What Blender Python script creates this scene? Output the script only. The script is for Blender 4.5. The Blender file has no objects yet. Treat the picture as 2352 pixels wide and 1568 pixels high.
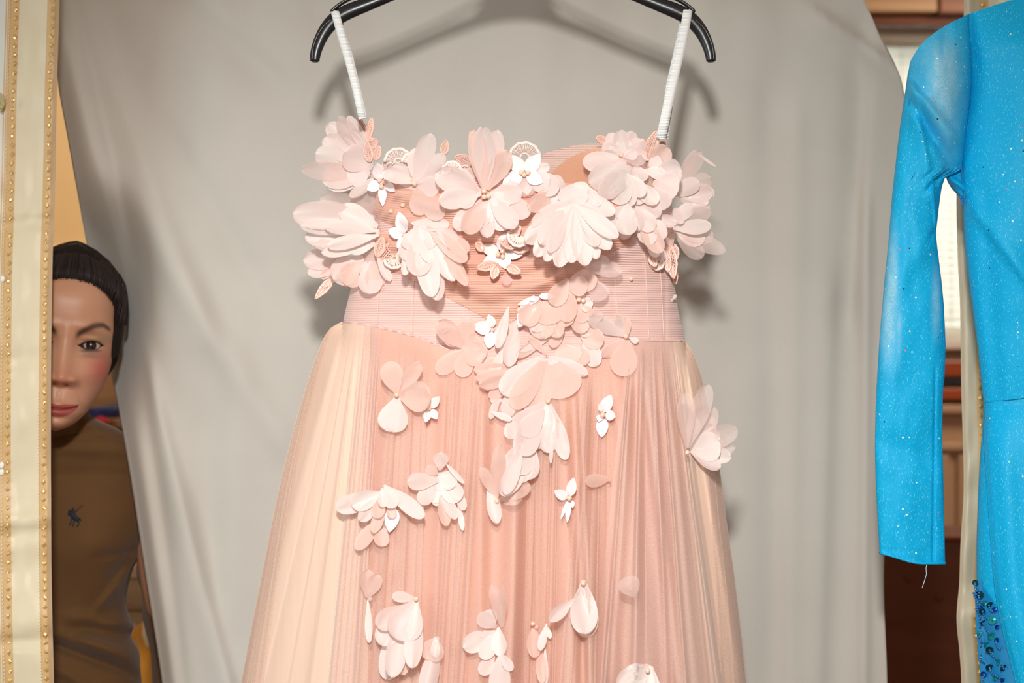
import bpy, bmesh, math, random
from math import sin, cos, pi, exp, sqrt, radians
from mathutils import Vector, Matrix, noise

random.seed(7)
SC = bpy.context.scene
COL = SC.collection

# ------------------------------------------------------------------ camera, world, lights, exposure
CAM_Z = 1.45
F = 50.0 / 36.0 * 2352.0
cam_d = bpy.data.cameras.new('camera'); cam = bpy.data.objects.new('camera', cam_d); COL.objects.link(cam)
cam.location = (0, 0, CAM_Z); cam.rotation_euler = (pi / 2, 0, 0)
cam_d.lens = 50; cam_d.sensor_width = 36; cam_d.clip_start = 0.05
cam_d.dof.use_dof = True; cam_d.dof.focus_distance = 1.47; cam_d.dof.aperture_fstop = 5.0
SC.camera = cam

world = bpy.data.worlds.new('world'); SC.world = world; world.use_nodes = True
bg = world.node_tree.nodes['Background']
bg.inputs['Color'].default_value = (1.0, 0.77, 0.62, 1); bg.inputs['Strength'].default_value = 0.34

def area_light(name, loc, aim, size, power, color, shape='DISK', size_y=None, spread=pi):
    d = bpy.data.lights.new(name, 'AREA'); o = bpy.data.objects.new(name, d); COL.objects.link(o)
    o.location = loc; o.rotation_euler = (Vector(aim) - Vector(loc)).to_track_quat('-Z', 'Y').to_euler()
    d.shape = shape; d.size = size
    if size_y: d.size_y = size_y
    d.energy = power; d.color = color; d.spread = spread
    return o

# the photographer's flash, on a bracket above the lens, its head aimed down at the gown
fl = bpy.data.lights.new('flash', 'SPOT'); flo = bpy.data.objects.new('flash', fl); COL.objects.link(flo)
flo.location = (-0.03, -0.05, 1.93)
flo.rotation_euler = (Vector((0.0, 1.6, 0.88)) - flo.location).to_track_quat('-Z', 'Y').to_euler()
fl.spot_size = radians(84); fl.spot_blend = 1.0; fl.shadow_soft_size = 0.055
fl.energy = 102; fl.color = (1.0, 0.99, 0.96)
# daylight from a window on the left of the room, behind the camera
area_light('side_window_light', (-2.2, -0.3, 1.2), (-0.6, 1.6, 0.7), 0.9, 20, (0.72, 0.93, 1.0), 'RECTANGLE', 1.2)
area_light('beam_fill_light', (1.7, 3.3, 2.5), (1.7, 4.0, 1.2), 0.5, 14, (1.0, 0.84, 0.66))  # added fill that lifts the timbers and far right background, no actual fitting
# room lamp behind the backdrop, on the ceiling
area_light('room_lamp', (-1.2, 3.7, 2.5), (-1.2, 4.3, 1), 0.5, 11, (1.0, 0.80, 0.56))
# daylight outside the far window
area_light('daylight_outside', (1.55, 5.4, 2.1), (1.55, 4.4, 1.9), 2.0, 75, (0.95, 1.0, 0.98), 'RECTANGLE', 1.6)

SC.view_settings.view_transform = 'Standard'; SC.view_settings.look = 'None'
SC.view_settings.gamma = 1.0; SC.view_settings.exposure = 0.0
SC.view_settings.use_curve_mapping = False
SC.cycles.transparent_max_bounces = 24
SC.cycles.max_bounces = 8
SC.cycles.use_denoising = True

# ------------------------------------------------------------------ helpers
def P(px, py, Y):
    return Vector(((px - 1176) * Y / F, Y, CAM_Z - (py - 784) * Y / F))

def srgb(r, g, b):
    def f(c):
        c /= 255.0
        return c / 12.92 if c <= 0.04045 else ((c + 0.055) / 1.055) ** 2.4
    return (f(r), f(g), f(b), 1.0)

def interp(tab, x):
    """tab: [(x, v)...] sorted; smooth linear"""
    if x <= tab[0][0]: return tab[0][1]
    if x >= tab[-1][0]: return tab[-1][1]
    for i in range(len(tab) - 1):
        x0, v0 = tab[i]; x1, v1 = tab[i + 1]
        if x <= x1:
            return v0 + (v1 - v0) * (x - x0) / (x1 - x0)

def sm_interp(tab, x):
    """monotone-ish catmull-rom interpolation"""
    if x <= tab[0][0]: return tab[0][1]
    if x >= tab[-1][0]: return tab[-1][1]
    n = len(tab)
    for i in range(n - 1):
        x0, v0 = tab[i]; x1, v1 = tab[i + 1]
        if x <= x1:
            h = x1 - x0; t = (x - x0) / h
            m0 = (v1 - v0) / h if i == 0 else (v1 - tab[i - 1][1]) / (x1 - tab[i - 1][0])
            m1 = (v1 - v0) / h if i == n - 2 else (tab[i + 2][1] - v0) / (tab[i + 2][0] - x0)
            t2 = t * t; t3 = t2 * t
            return (2*t3 - 3*t2 + 1)*v0 + (t3 - 2*t2 + t)*h*m0 + (-2*t3 + 3*t2)*v1 + (t3 - t2)*h*m1

def smooth(a, b, x):
    t = max(0.0, min(1.0, (x - a) / (b - a))); return t * t * (3 - 2 * t)

def seg_dist(px, py, a, b):
    ax, ay = a; bx, by = b
    dx, dy = bx - ax, by - ay; L2 = dx * dx + dy * dy
    t = ((px - ax) * dx + (py - ay) * dy) / L2
    tc = max(0.0, min(1.0, t))
    cx, cy = ax + dx * tc, ay + dy * tc
    d = ((px - ax) * dy - (py - ay) * dx) / sqrt(L2)          # signed perpendicular
    over = sqrt((px - cx) ** 2 + (py - cy) ** 2)
    return d, over, t

def link(name, me, mat=None, parent=None):
    o = bpy.data.objects.new(name, me); COL.objects.link(o)
    if mat is not None:
        for m in (mat if isinstance(mat, (list, tuple)) else [mat]): me.materials.append(m)
    if parent is not None: o.parent = parent
    return o

def mesh_obj(name, verts, faces, mat, parent=None, uvs=None, flat=False, attr=None):
    me = bpy.data.meshes.new(name)
    me.from_pydata([tuple(v) for v in verts], [], faces)
    if not flat:
        me.polygons.foreach_set('use_smooth', [True] * len(me.polygons))
    if uvs:
        lay = me.uv_layers.new(name='UVMap')
        buf = []
        for l in me.loops:
            buf.extend(uvs[l.vertex_index])
        lay.data.foreach_set('uv', buf)
    if attr:
        ca = me.color_attributes.new('tint', 'FLOAT_COLOR', 'POINT')
        buf = []
        for c in attr: buf.extend(c)
        ca.data.foreach_set('color', buf)
    me.update()
    return link(name, me, mat, parent)

def grid_faces(nr, nc, wrap=False, off=0):
    fs = []
    for i in range(nr - 1):
        for j in range(nc if wrap else nc - 1):
            a = off + i * nc + j; b = off + i * nc + (j + 1) % nc
            fs.append((a, b, b + nc, a + nc))
    return fs

def empty(name, loc=(0, 0, 0), parent=None):
    o = bpy.data.objects.new(name, None); COL.objects.link(o); o.location = loc
    o.empty_display_size = 0.05
    if parent is not None: o.parent = parent
    return o

def tag(o, label=None, cat=None, group=None, kind=None):
    if label: o['label'] = label
    if cat: o['category'] = cat
    if group: o['group'] = group
    if kind: o['kind'] = kind
    return o

class MB:
    """collects simple solids into one mesh"""
    def __init__(s): s.v = []; s.f = []
    def box(s, x0, x1, y0, y1, z0, z1, bev=0.0):
        if bev <= 0:
            o = len(s.v)
            for z in (z0, z1):
                s.v += [(x0, y0, z), (x1, y0, z), (x1, y1, z), (x0, y1, z)]
            s.f += [(o, o+3, o+2, o+1), (o+4, o+5, o+6, o+7)] + [(o+i, o+(i+1) % 4, o+4+(i+1) % 4, o+4+i) for i in range(4)]
        else:
            bm = bmesh.new()
            bmesh.ops.create_cube(bm, size=1.0)
            for v in bm.verts:
                v.co = Vector(((x0+x1)/2 + v.co.x*(x1-x0), (y0+y1)/2 + v.co.y*(y1-y0), (z0+z1)/2 + v.co.z*(z1-z0)))
            bmesh.ops.bevel(bm, geom=bm.edges[:], offset=bev, segments=2, affect='EDGES', profile=0.5)
            s.bm(bm)
        return s
    def bm(s, bm):
        o = len(s.v); bm.verts.index_update()
        s.v += [tuple(v.co) for v in bm.verts]
        s.f += [tuple(o + v.index for v in f.verts) for f in bm.faces]
        bm.free()
    def tube(s, pts, r, n=6, cap=True, flat=1.0):
        """r float or list; round tube along points"""
        pts = [Vector(p) for p in pts]; m = len(pts)
        rs = r if isinstance(r, (list, tuple)) else [r] * m
        o = len(s.v)
        up = Vector((0, 1, 0))
        for i, p in enumerate(pts):
            t = (pts[min(i + 1, m - 1)] - pts[max(i - 1, 0)])
            if t.length < 1e-9: t = Vector((0, 0, 1))
            t.normalize()
            a = t.cross(up)
            if a.length < 1e-3: a = t.cross(Vector((1, 0, 0)))
            a.normalize(); b = a.cross(t).normalized()
            for k in range(n):
                an = 2 * pi * k / n
                s.v.append(tuple(p + a * (cos(an) * rs[i]) + b * (sin(an) * rs[i] * flat)))
        for i in range(m - 1):
            for k in range(n):
                a0 = o + i*n + k; a1 = o + i*n + (k+1) % n
                s.f.append((a0, a1, a1 + n, a0 + n))
        if cap:
            s.f.append(tuple(o + k for k in reversed(range(n))))
            s.f.append(tuple(o + (m-1)*n + k for k in range(n)))
        return s
    def ball(s, c, r, nu=10, nv=7, sc=(1, 1, 1)):
        o = len(s.v)
        s.v.append((c[0], c[1], c[2] + r*sc[2]))
        for i in range(1, nv):
            ph = pi * i / nv
            for j in range(nu):
                th = 2*pi*j/nu
                s.v.append((c[0]+r*sc[0]*sin(ph)*cos(th), c[1]+r*sc[1]*sin(ph)*sin(th), c[2]+r*sc[2]*cos(ph)))
        s.v.append((c[0], c[1], c[2] - r*sc[2]))
        for j in range(nu):
            s.f.append((o, o+1+j, o+1+(j+1) % nu))
        for i in range(nv-2):
            for j in range(nu):
                a = o+1+i*nu+j; b = o+1+i*nu+(j+1) % nu
                s.f.append((a, a+nu, b+nu, b))
        e = o+1+(nv-1)*nu; l = o+1+(nv-2)*nu
        for j in range(nu):
            s.f.append((l+j, e, l+(j+1) % nu))
        return s
    def build(s, name, mat, parent=None, flat=False):
        return mesh_obj(name, s.v, s.f, mat, parent, flat=flat)

def recenter(root_loc, objs):
    pass

# ------------------------------------------------------------------ materials
def new_mat(name):
    m = bpy.data.materials.new(name); m.use_nodes = True
    nt = m.node_tree; b = nt.nodes['Principled BSDF']
    return m, nt, b

def basic(name, col, rough=0.6, metal=0.0, spec=0.5, sheen=0.0, noise_amt=0.0, noise_scale=40.0, bump=0.0, bump_scale=400.0, stretch=(1, 1, 1)):
    m, nt, b = new_mat(name)
    b.inputs['Base Color'].default_value = col
    b.inputs['Roughness'].default_value = rough; b.inputs['Metallic'].default_value = metal
    b.inputs['Specular IOR Level'].default_value = spec
    b.inputs['Sheen Weight'].default_value = sheen; b.inputs['Sheen Roughness'].default_value = 0.4
    tc = nt.nodes.new('ShaderNodeTexCoord'); mp = nt.nodes.new('ShaderNodeMapping')
    mp.inputs['Scale'].default_value = stretch
    nt.links.new(tc.outputs['Object'], mp.inputs['Vector'])
    if noise_amt > 0:
        n = nt.nodes.new('ShaderNodeTexNoise'); n.inputs['Scale'].default_value = noise_scale; n.inputs['Detail'].default_value = 4
        nt.links.new(mp.outputs['Vector'], n.inputs['Vector'])
        mx = nt.nodes.new('ShaderNodeMix'); mx.data_type = 'RGBA'; mx.blend_type = 'MULTIPLY'
        mx.inputs[6].default_value = col
        rr = nt.nodes.new('ShaderNodeMapRange'); rr.inputs['From Min'].default_value = 0.3; rr.inputs['From Max'].default_value = 0.7
        rr.inputs['To Min'].default_value = 1 - noise_amt; rr.inputs['To Max'].default_value = 1 + noise_amt * 0.4
        nt.links.new(n.outputs['Fac'], rr.inputs['Value'])
        mx.inputs[0].default_value = 1.0
        nt.links.new(rr.outputs['Result'], mx.inputs[7])
        nt.links.new(mx.outputs[2], b.inputs['Base Color'])
    if bump > 0:
        n2 = nt.nodes.new('ShaderNodeTexNoise'); n2.inputs['Scale'].default_value = bump_scale; n2.inputs['Detail'].default_value = 2
        nt.links.new(mp.outputs['Vector'], n2.inputs['Vector'])
        bp = nt.nodes.new('ShaderNodeBump'); bp.inputs['Strength'].default_value = bump; bp.inputs['Distance'].default_value = 0.001
        nt.links.new(n2.outputs['Fac'], bp.inputs['Height']); nt.links.new(bp.outputs['Normal'], b.inputs['Normal'])
    return m

def sheer(name, col, alpha=0.75, trans=0.3, rough=0.45, sheen=0.3, weave=0.0, weave_scale=600.0, streak=0.0, spec=0.3, bumpd=0.0004, bump_scale=500):
    """sheer cloth: reflecting + translucent + see-through between the threads"""
    m, nt, b = new_mat(name)
    b.inputs['Base Color'].default_value = col; b.inputs['Roughness'].default_value = rough
    b.inputs['Sheen Weight'].default_value = sheen; b.inputs['Specular IOR Level'].default_value = spec
    out = nt.nodes['Material Output']
    tr = nt.nodes.new('ShaderNodeBsdfTranslucent'); tr.inputs['Color'].default_value = col
    tp = nt.nodes.new('ShaderNodeBsdfTransparent')
    m1 = nt.nodes.new('ShaderNodeMixShader'); m1.inputs[0].default_value = trans
    m2 = nt.nodes.new('ShaderNodeMixShader'); m2.inputs[0].default_value = alpha
    nt.links.new(b.outputs[0], m1.inputs[1]); nt.links.new(tr.outputs[0], m1.inputs[2])
    nt.links.new(tp.outputs[0], m2.inputs[1]); nt.links.new(m1.outputs[0], m2.inputs[2])
    nt.links.new(m2.outputs[0], out.inputs['Surface'])
    tc = nt.nodes.new('ShaderNodeTexCoord')
    n = nt.nodes.new('ShaderNodeTexNoise'); n.inputs['Scale'].default_value = bump_scale; n.inputs['Detail'].default_value = 3
    nt.links.new(tc.outputs['Object'], n.inputs['Vector'])
    bp = nt.nodes.new('ShaderNodeBump'); bp.inputs['Strength'].default_value = 0.5; bp.inputs['Distance'].default_value = bumpd
    nt.links.new(n.outputs['Fac'], bp.inputs['Height']); nt.links.new(bp.outputs['Normal'], b.inputs['Normal'])
    if weave > 0 or streak > 0:
        mp = nt.nodes.new('ShaderNodeMapping'); mp.inputs['Scale'].default_value = (weave_scale, weave_scale, weave_scale) if weave > 0 else (260, 1, 6)
        nt.links.new(tc.outputs['Object'], mp.inputs['Vector'])
        if weave > 0:
            v = nt.nodes.new('ShaderNodeTexVoronoi'); v.inputs['Scale'].default_value = 1.0; v.feature = 'F1'
            nt.links.new(mp.outputs['Vector'], v.inputs['Vector'])
            rr = nt.nodes.new('ShaderNodeMapRange'); rr.inputs['From Min'].default_value = 0.0; rr.inputs['From Max'].default_value = 0.8
            rr.inputs['To Min'].default_value = max(0, alpha - weave); rr.inputs['To Max'].default_value = min(1, alpha + weave)
            nt.links.new(v.outputs['Distance'], rr.inputs['Value']); nt.links.new(rr.outputs['Result'], m2.inputs[0])
        else:
            n3 = nt.nodes.new('ShaderNodeTexNoise'); n3.inputs['Scale'].default_value = 1.0; n3.inputs['Detail'].default_value = 3
            nt.links.new(mp.outputs['Vector'], n3.inputs['Vector'])
            rr = nt.nodes.new('ShaderNodeMapRange'); rr.inputs['From Min'].default_value = 0.3; rr.inputs['From Max'].default_value = 0.7
            rr.inputs['To Min'].default_value = max(0, alpha - streak); rr.inputs['To Max'].default_value = min(1, alpha + streak)
            nt.links.new(n3.outputs['Fac'], rr.inputs['Value']); nt.links.new(rr.outputs['Result'], m2.inputs[0])
    return m

def ribbed(name, col, axis='Z', scale=450.0, rough=0.35, sheen=0.6, dist=0.0006, tint=None, spec=0.6, metal=0.0):
    """cloth with fine parallel cords along one direction"""
    m, nt, b = new_mat(name)
    b.inputs['Base Color'].default_value = col; b.inputs['Roughness'].default_value = rough
    b.inputs['Sheen Weight'].default_value = sheen; b.inputs['Specular IOR Level'].default_value = spec
    b.inputs['Metallic'].default_value = metal
    tc = nt.nodes.new('ShaderNodeTexCoord')
    w = nt.nodes.new('ShaderNodeTexWave'); w.wave_type = 'BANDS'; w.bands_direction = axis
    w.inputs['Scale'].default_value = scale; w.inputs['Distortion'].default_value = 1.2; w.inputs['Detail'].default_value = 2
    w.inputs['Detail Scale'].default_value = 0.4
    nt.links.new(tc.outputs['Object'], w.inputs['Vector'])
    bp = nt.nodes.new('ShaderNodeBump'); bp.inputs['Strength'].default_value = 0.8; bp.inputs['Distance'].default_value = dist
    nt.links.new(w.outputs['Fac'], bp.inputs['Height']); nt.links.new(bp.outputs['Normal'], b.inputs['Normal'])
    n = nt.nodes.new('ShaderNodeTexNoise'); n.inputs['Scale'].default_value = 14; n.inputs['Detail'].default_value = 5
    nt.links.new(tc.outputs['Object'], n.inputs['Vector'])
    mx = nt.nodes.new('ShaderNodeMix'); mx.data_type = 'RGBA'
    mx.inputs[6].default_value = col; mx.inputs[7].default_value = tint or col
    nt.links.new(n.outputs['Fac'], mx.inputs[0])
    mx2 = nt.nodes.new('ShaderNodeMix'); mx2.data_type = 'RGBA'; mx2.blend_type = 'MULTIPLY'
    mx2.inputs[0].default_value = 1.0
    rr = nt.nodes.new('ShaderNodeMapRange'); rr.inputs['To Min'].default_value = 0.90; rr.inputs['To Max'].default_value = 1.0
    nt.links.new(w.outputs['Fac'], rr.inputs['Value']); nt.links.new(rr.outputs['Result'], mx2.inputs[7])
    nt.links.new(mx.outputs[2], mx2.inputs[6]); nt.links.new(mx2.outputs[2], b.inputs['Base Color'])
    return m

def wood(name, c1, c2, stretch=(1.5, 20, 20), rough=0.5, scale=1.0):
    m, nt, b = new_mat(name)
    b.inputs['Roughness'].default_value = rough
    tc = nt.nodes.new('ShaderNodeTexCoord'); mp = nt.nodes.new('ShaderNodeMapping'); mp.inputs['Scale'].default_value = stretch
    n = nt.nodes.new('ShaderNodeTexNoise'); n.inputs['Scale'].default_value = scale; n.inputs['Detail'].default_value = 6; n.inputs['Distortion'].default_value = 0.6
    cr = nt.nodes.new('ShaderNodeValToRGB')
    cr.color_ramp.elements[0].position = 0.3; cr.color_ramp.elements[0].color = c1
    cr.color_ramp.elements[1].position = 0.7; cr.color_ramp.elements[1].color = c2
    nt.links.new(tc.outputs['Object'], mp.inputs['Vector']); nt.links.new(mp.outputs['Vector'], n.inputs['Vector'])
    nt.links.new(n.outputs['Fac'], cr.inputs['Fac']); nt.links.new(cr.outputs['Color'], b.inputs['Base Color'])
    return m

M = {}
M['plaster'] = basic('cream_plaster', srgb(224, 196, 150), 0.85, noise_amt=0.05, noise_scale=3, bump=0.1, bump_scale=60)
M['plaster_grey'] = basic('grey_plaster', srgb(190, 180, 165), 0.85, noise_amt=0.04, noise_scale=4)
M['floor'] = wood('floor_boards', srgb(120, 85, 55), srgb(160, 118, 78), (20, 1.5, 20))
M['ceiling'] = basic('ceiling_paint', srgb(225, 215, 200), 0.9, noise_amt=0.04)
M['curtain'] = basic('backdrop_cotton', srgb(207, 202, 193), 0.9, spec=0.15, sheen=0.25, noise_amt=0.06, noise_scale=7, bump=0.25, bump_scale=900)
M['black_plastic'] = basic('black_plastic', srgb(26, 29, 33), 0.28, spec=0.6, noise_amt=0.3, noise_scale=60, bump=0.05, bump_scale=120)
M['metal'] = basic('steel_rail', srgb(190, 190, 190), 0.25, metal=0.95)
M['white_wood'] = basic('white_paint', srgb(236, 234, 226), 0.45)
M['pine'] = wood('pine_timber', srgb(176, 128, 88), srgb(206, 168, 126), (2, 20, 20))
M['pine_red'] = wood('reddish_timber', srgb(120, 70, 45), srgb(165, 105, 75), (2, 20, 20))
M['dark_brown'] = wood('dark_brown_wood', srgb(92, 42, 10), srgb(116, 56, 16), (3, 3, 12), 0.6)
M['orange_wood'] = wood('orange_brown_wood', srgb(150, 62, 22), srgb(190, 88, 40), (2, 20, 20), 0.35)
M['rust_wood'] = wood('rust_brown_wood', srgb(110, 54, 18), srgb(134, 68, 26), (2, 20, 20), 0.7)
M['tan_wood'] = wood('tan_wood', srgb(140, 98, 52), srgb(172, 126, 74), (2, 10, 22), 0.5)
M['beige_panel'] = basic('beige_enamel', srgb(206, 166, 132), 0.4, noise_amt=0.05)

# ------------------------------------------------------------------ room
def struct(name, mb, mat):
    o = mb.build(name, mat, flat=True); tag(o, kind='structure'); return o

RX0, RX1, RYB, RYF, RZ = -2.6, 3.0, 4.6, -1.6, 2.62
struct('floor', MB().box(RX0, RX1, RYF, RYB, -0.05, 0), M['floor'])
struct('ceiling', MB().box(RX0, RX1, 2.3, RYB, RZ, RZ + 0.05), M['ceiling'])
struct('wall_left', MB().box(RX0 - 0.1, RX0, 2.0, RYB, 0, RZ), M['plaster'])
struct('wall_right', MB().box(RX1, RX1 + 0.1, 2.0, RYB, 0, RZ), M['plaster_grey'])
# back wall with an opening for the window
WX0, WX1, WZ0, WZ1 = 1.02, 2.05, 1.46, 2.42
w = MB()
w.box(RX0, WX0, RYB, RYB + 0.12, 0, RZ); w.box(WX1, RX1, RYB, RYB + 0.12, 0, RZ)
w.box(WX0, WX1, RYB, RYB + 0.12, 0, WZ0); w.box(WX0, WX1, RYB, RYB + 0.12, WZ1, RZ)
struct('wall_back', w, M['plaster'])

# window with frame and glass
win = empty('window_1', (1.535, RYB, WZ0)); tag(win, 'bright white-framed window behind a closed slatted blind', kind='structure')
def child_box(name, par, mat, *a, bev=0.0, flat=True):
    L = par.location
    mb = MB().box(a[0]-L.x, a[1]-L.x, a[2]-L.y, a[3]-L.y, a[4]-L.z, a[5]-L.z, bev)
    return mb.build(name, mat, par, flat=flat)
fr = MB(); L = win.location
for (a, b_, c, d) in ((WX0, WX0+.05, WZ0, WZ1), (WX1-.05, WX1, WZ0, WZ1), (WX0, WX1, WZ0, WZ0+.05), (WX0, WX1, WZ1-.05, WZ1), (1.28, 1.32, WZ0, WZ1)):
    fr.box(a-L.x, b_-L.x, .02, .09, c-L.z, d-L.z)
fr.build('window_frame', M['white_wood'], win, flat=True)
gm, nt, b = new_mat('window_glass')
b.inputs['Transmission Weight'].default_value = 1; b.inputs['Roughness'].default_value = 0; b.inputs['IOR'].default_value = 1.45
child_box('pane', win, gm, WX0+.05, 1.28, RYB+.055, RYB+.059, WZ0+.05, WZ1-.05)
child_box('pane', win, gm, 1.32, WX1-.05, RYB+.055, RYB+.059, WZ0+.05, WZ1-.05)
sill = MB().box(WX0-.06, WX1+.06, RYB-.12, RYB, WZ0-.035, WZ0, 0.004)
o = sill.build('trim_1', M['white_wood']); tag(o, 'white painted window sill under the slatted blind', kind='structure')
o = MB().box(WX0-.05, WX1+.05, RYB-.03, RYB-.001, WZ1-.005, WZ1+.035, .003).build('trim_2', basic('cream_trim', srgb(222, 214, 182), .6)); tag(o, 'cream timber trim above the window', kind='structure')

# the venetian blind: every slat its own piece
m_slat = sheer('blind_slat', srgb(244, 244, 236), alpha=1.0, trans=0.55, rough=0.5, sheen=0)
BY = RYB - 0.06
blind = empty('venetian_blind', (1.535, BY, WZ1)); tag(blind, 'white venetian blind with closed horizontal slats, covering the far window', 'window blind')
def blind_box(name, x0, x1, y0, y1, z0, z1, mat, bev=0.0):
    return child_box(name, blind, mat, x0, x1, y0, y1, z0, z1, bev=bev)
blind_box('head_rail', WX0-.01, WX1+.01, BY-.02, BY+.02, WZ1-.035, WZ1-.007, M['white_wood'], .003)
slat_me = {}
for (x0, x1) in ((WX0, 1.30), (1.315, WX1)):
    z = WZ1 - .05
    me = None
    while z > WZ0 + .03:
        if me is None:
            mb = MB(); w2 = (x1-x0)/2
            n = 5; vv = []
            for i in range(n):
                t = i/(n-1)-.5
                yy = t*.016; zz = -t*.032 ; yy -= .003*(1-(2*t)**2)
                vv += [(-w2, yy, zz), (w2, yy, zz)]
            mb.v = vv; mb.f = [(2*i, 2*i+1, 2*i+3, 2*i+2) for i in range(n-1)]
            ob = mb.build('slat', m_slat, blind); me = ob.data
        else:
            ob = link('slat', me, None, blind)
        ob.location = ((x0+x1)/2-blind.location.x, 0, z-blind.location.z)
        z -= .0245
for x in (1.08, 1.24, 1.40, 1.95):
    blind_box('ladder_cord', x-.0015, x+.0015, BY-.012, BY-.010, WZ0+.02, WZ1-.03, M['white_wood'])
blind_box('bottom_rail', WX0, WX1, BY-.012, BY+.012, WZ0+.006, WZ0+.024, M['white_wood'], .003)

# exposed timbers over the window
o = MB().box(0.9, 1.245, 4.16, 4.28, 2.415, 2.54, .004).build('timber_beam', M['pine'], flat=True)
tag(o, 'pale pine timber beam above the window, butted against a redder one', 'beam')
o = MB().box(1.25, 2.4, 4.15, 4.27, 2.41, 2.53, .004).build('timber_beam', M['pine_red'], flat=True)
tag(o, 'reddish timber beam behind the top of the turquoise dress', 'beam')
o = MB().box(0.9, 2.4, 4.2, 4.26, 2.385, 2.408, .002).build('batten', M['dark_brown'], flat=True)
tag(o, 'thin dark brown batten running under both timber beams', 'batten')
o = MB().box(0.85, 2.45, 4.30, 4.36, 2.365, 2.43, .003).build('curtain_pelmet', M['plaster_grey'], flat=True)
tag(o, 'plain grey box pelmet between the beams and the window', 'pelmet')

# below the window: two orange-brown ledges and the beige panelled heater
sh = empty('wall_shelf', (1.6, 4.45, 1.33)); tag(sh, 'glossy orange-brown wooden wall shelf of two boards under the window', 'shelf')
child_box('shelf_board', sh, M['orange_wood'], .9, 2.3, 4.28, 4.6, 1.345, 1.392, bev=.004)
child_box('shelf_board', sh, M['orange_wood'], .9, 2.3, 4.28, 4.6, 1.275, 1.31, bev=.004)
child_box('back_board', sh, M['white_wood'], .9, 2.3, 4.56, 4.598, 1.26, 1.40)
hd = empty('radiator', (1.6, 4.3, .05)); tag(hd, 'beige ribbed panel radiator below the orange-brown shelf', 'radiator')
child_box('front_panel', hd, M['beige_panel'], 1.0, 2.3, 4.30, 4.36, .1, 1.235, bev=.006)
child_box('top_grille', hd, M['beige_panel'], 1.0, 2.3, 4.26, 4.4, 1.235, 1.26, bev=.004)
child_box('rail', hd, M['beige_panel'], 1.0, 2.3, 4.275, 4.30, 1.12, 1.145, bev=.006)
for i in range(24):
    x = 1.02 + i*.054
    child_box('rib', hd, M['beige_panel'], x, x+.03, 4.284, 4.301, .12, 1.11, bev=.006)
for x in (1.1, 2.15):
    child_box('foot', hd, M['beige_panel'], x, x+.05, 4.3, 4.36, 0, .1)
# dark brown chest at the right, between backdrop and turquoise dress
ch = empty('blanket_chest', (1.15, 3.2, 0)); tag(ch, 'dark brown wooden chest with an orange-brown top edge, low behind the backdrop', 'chest')
child_box('side_panel', ch, M['dark_brown'], .7, 1.75, 3.0, 3.16, 0.04, 1.032, bev=.006)
child_box('lid', ch, M['rust_wood'], .69, 1.76, 2.99, 3.17, 1.032, 1.040, bev=.003)
child_box('plinth', ch, M['dark_brown'], .72, 1.73, 3.02, 3.15, 0, .04)
for (px, py) in ((2086, 1328), (2156, 1372)):
    p = P(px, py, 3.0); c = ch.location
    mb = MB().ball((p.x-c.x, p.y-c.y, p.z-c.z), .009, 10, 6, (1, .5, 1)); mb.build('stud', M['dark_brown'], ch)

# left of the room: chest of drawers with cloths and a bag
dr = empty('chest_of_drawers', (-.95, 3.6, 0)); tag(dr, 'tan wooden chest of drawers behind the woman', 'cabinet')
child_box('carcass', dr, M['tan_wood'], -1.55, -.65, 3.5, 3.9, .05, 1.24)
child_box('cabinet_top', dr, M['tan_wood'], -1.57, -.63, 3.46, 3.92, 1.24, 1.262, bev=.004)
for i, (z0, z1) in enumerate(((.1, .33), (.345, .56), (.575, .77), (.785, .94), (.955, 1.10), (1.115, 1.23))):
    d_ = child_box('drawer', dr, M['tan_wood'], -1.53, -.67, 3.475, 3.5, z0, z1, bev=.004)
    kn = MB().ball((-1.0 - dr.location.x, 3.46 - dr.location.y, (z0+z1)/2), .016); kn.build('knob', M['pine'], d_)
def folded(name, x0, x1, y0, y1, z0, z1, mat, label, cat):
    bm = bmesh.new(); bmesh.ops.create_cube(bm, size=1)
    bmesh.ops.subdivide_edges(bm, edges=bm.edges[:], cuts=8, use_grid_fill=True)
    cx, cy = (x0+x1)/2, (y0+y1)/2
    for v in bm.verts:
        q = v.co.copy(); r = (abs(q.x*2)**4 + abs(q.y*2)**4)**.25
        s_ = .94 + .05*noise.noise(q*4)
        v.co = Vector((q.x*(x1-x0)*s_, q.y*(y1-y0)*s_, (q.z+.5)*(z1-z0)*(1 - .25*max(0, r-.6)) + (.006*noise.noise(q*6) if q.z > -.49 else 0)))
    mb = MB(); mb.bm(bm); o = mb.build(name, mat); o.location = (cx, cy, z0); tag(o, label, cat); return o
folded('folded_cloth', -1.045, -.965, 3.47, 3.70, 1.262, 1.288, basic('navy_cloth', srgb(48, 52, 96), .9), 'dark navy folded cloth on the drawers beside the woman\'s shoulder', 'cloth')
folded('folded_cloth', -1.012, -.975, 3.42, 3.445, 1.205, 1.266, basic('red_cloth', srgb(190, 36, 40), .9), 'red cloth hanging over the edge of the drawers below the navy one', 'cloth')
wd = empty('wardrobe', (-1.4, 4.2, 0)); tag(wd, 'plain tan wooden wardrobe against the yellow wall behind the woman', 'wardrobe')
child_box('carcass', wd, M['tan_wood'], -1.95, -1.0, 4.02, 4.55, .06, 1.62)
child_box('wardrobe_top', wd, M['tan_wood'], -1.97, -.98, 3.98, 4.56, 1.62, 1.645, bev=.004)
for x0 in (-1.94, -1.62, -1.235):
    d_ = child_box('door', wd, M['tan_wood'], x0, x0+.31 if x0 < -1.3 else -1.01, 4.0, 4.02, .1, 1.60, bev=.004)
    MB().box(x0+.27-wd.location.x, x0+.285-wd.location.x, 3.98-4.2, 4.0-4.2, .95, 1.08, .003).build('handle', M['pine'], d_)
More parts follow.
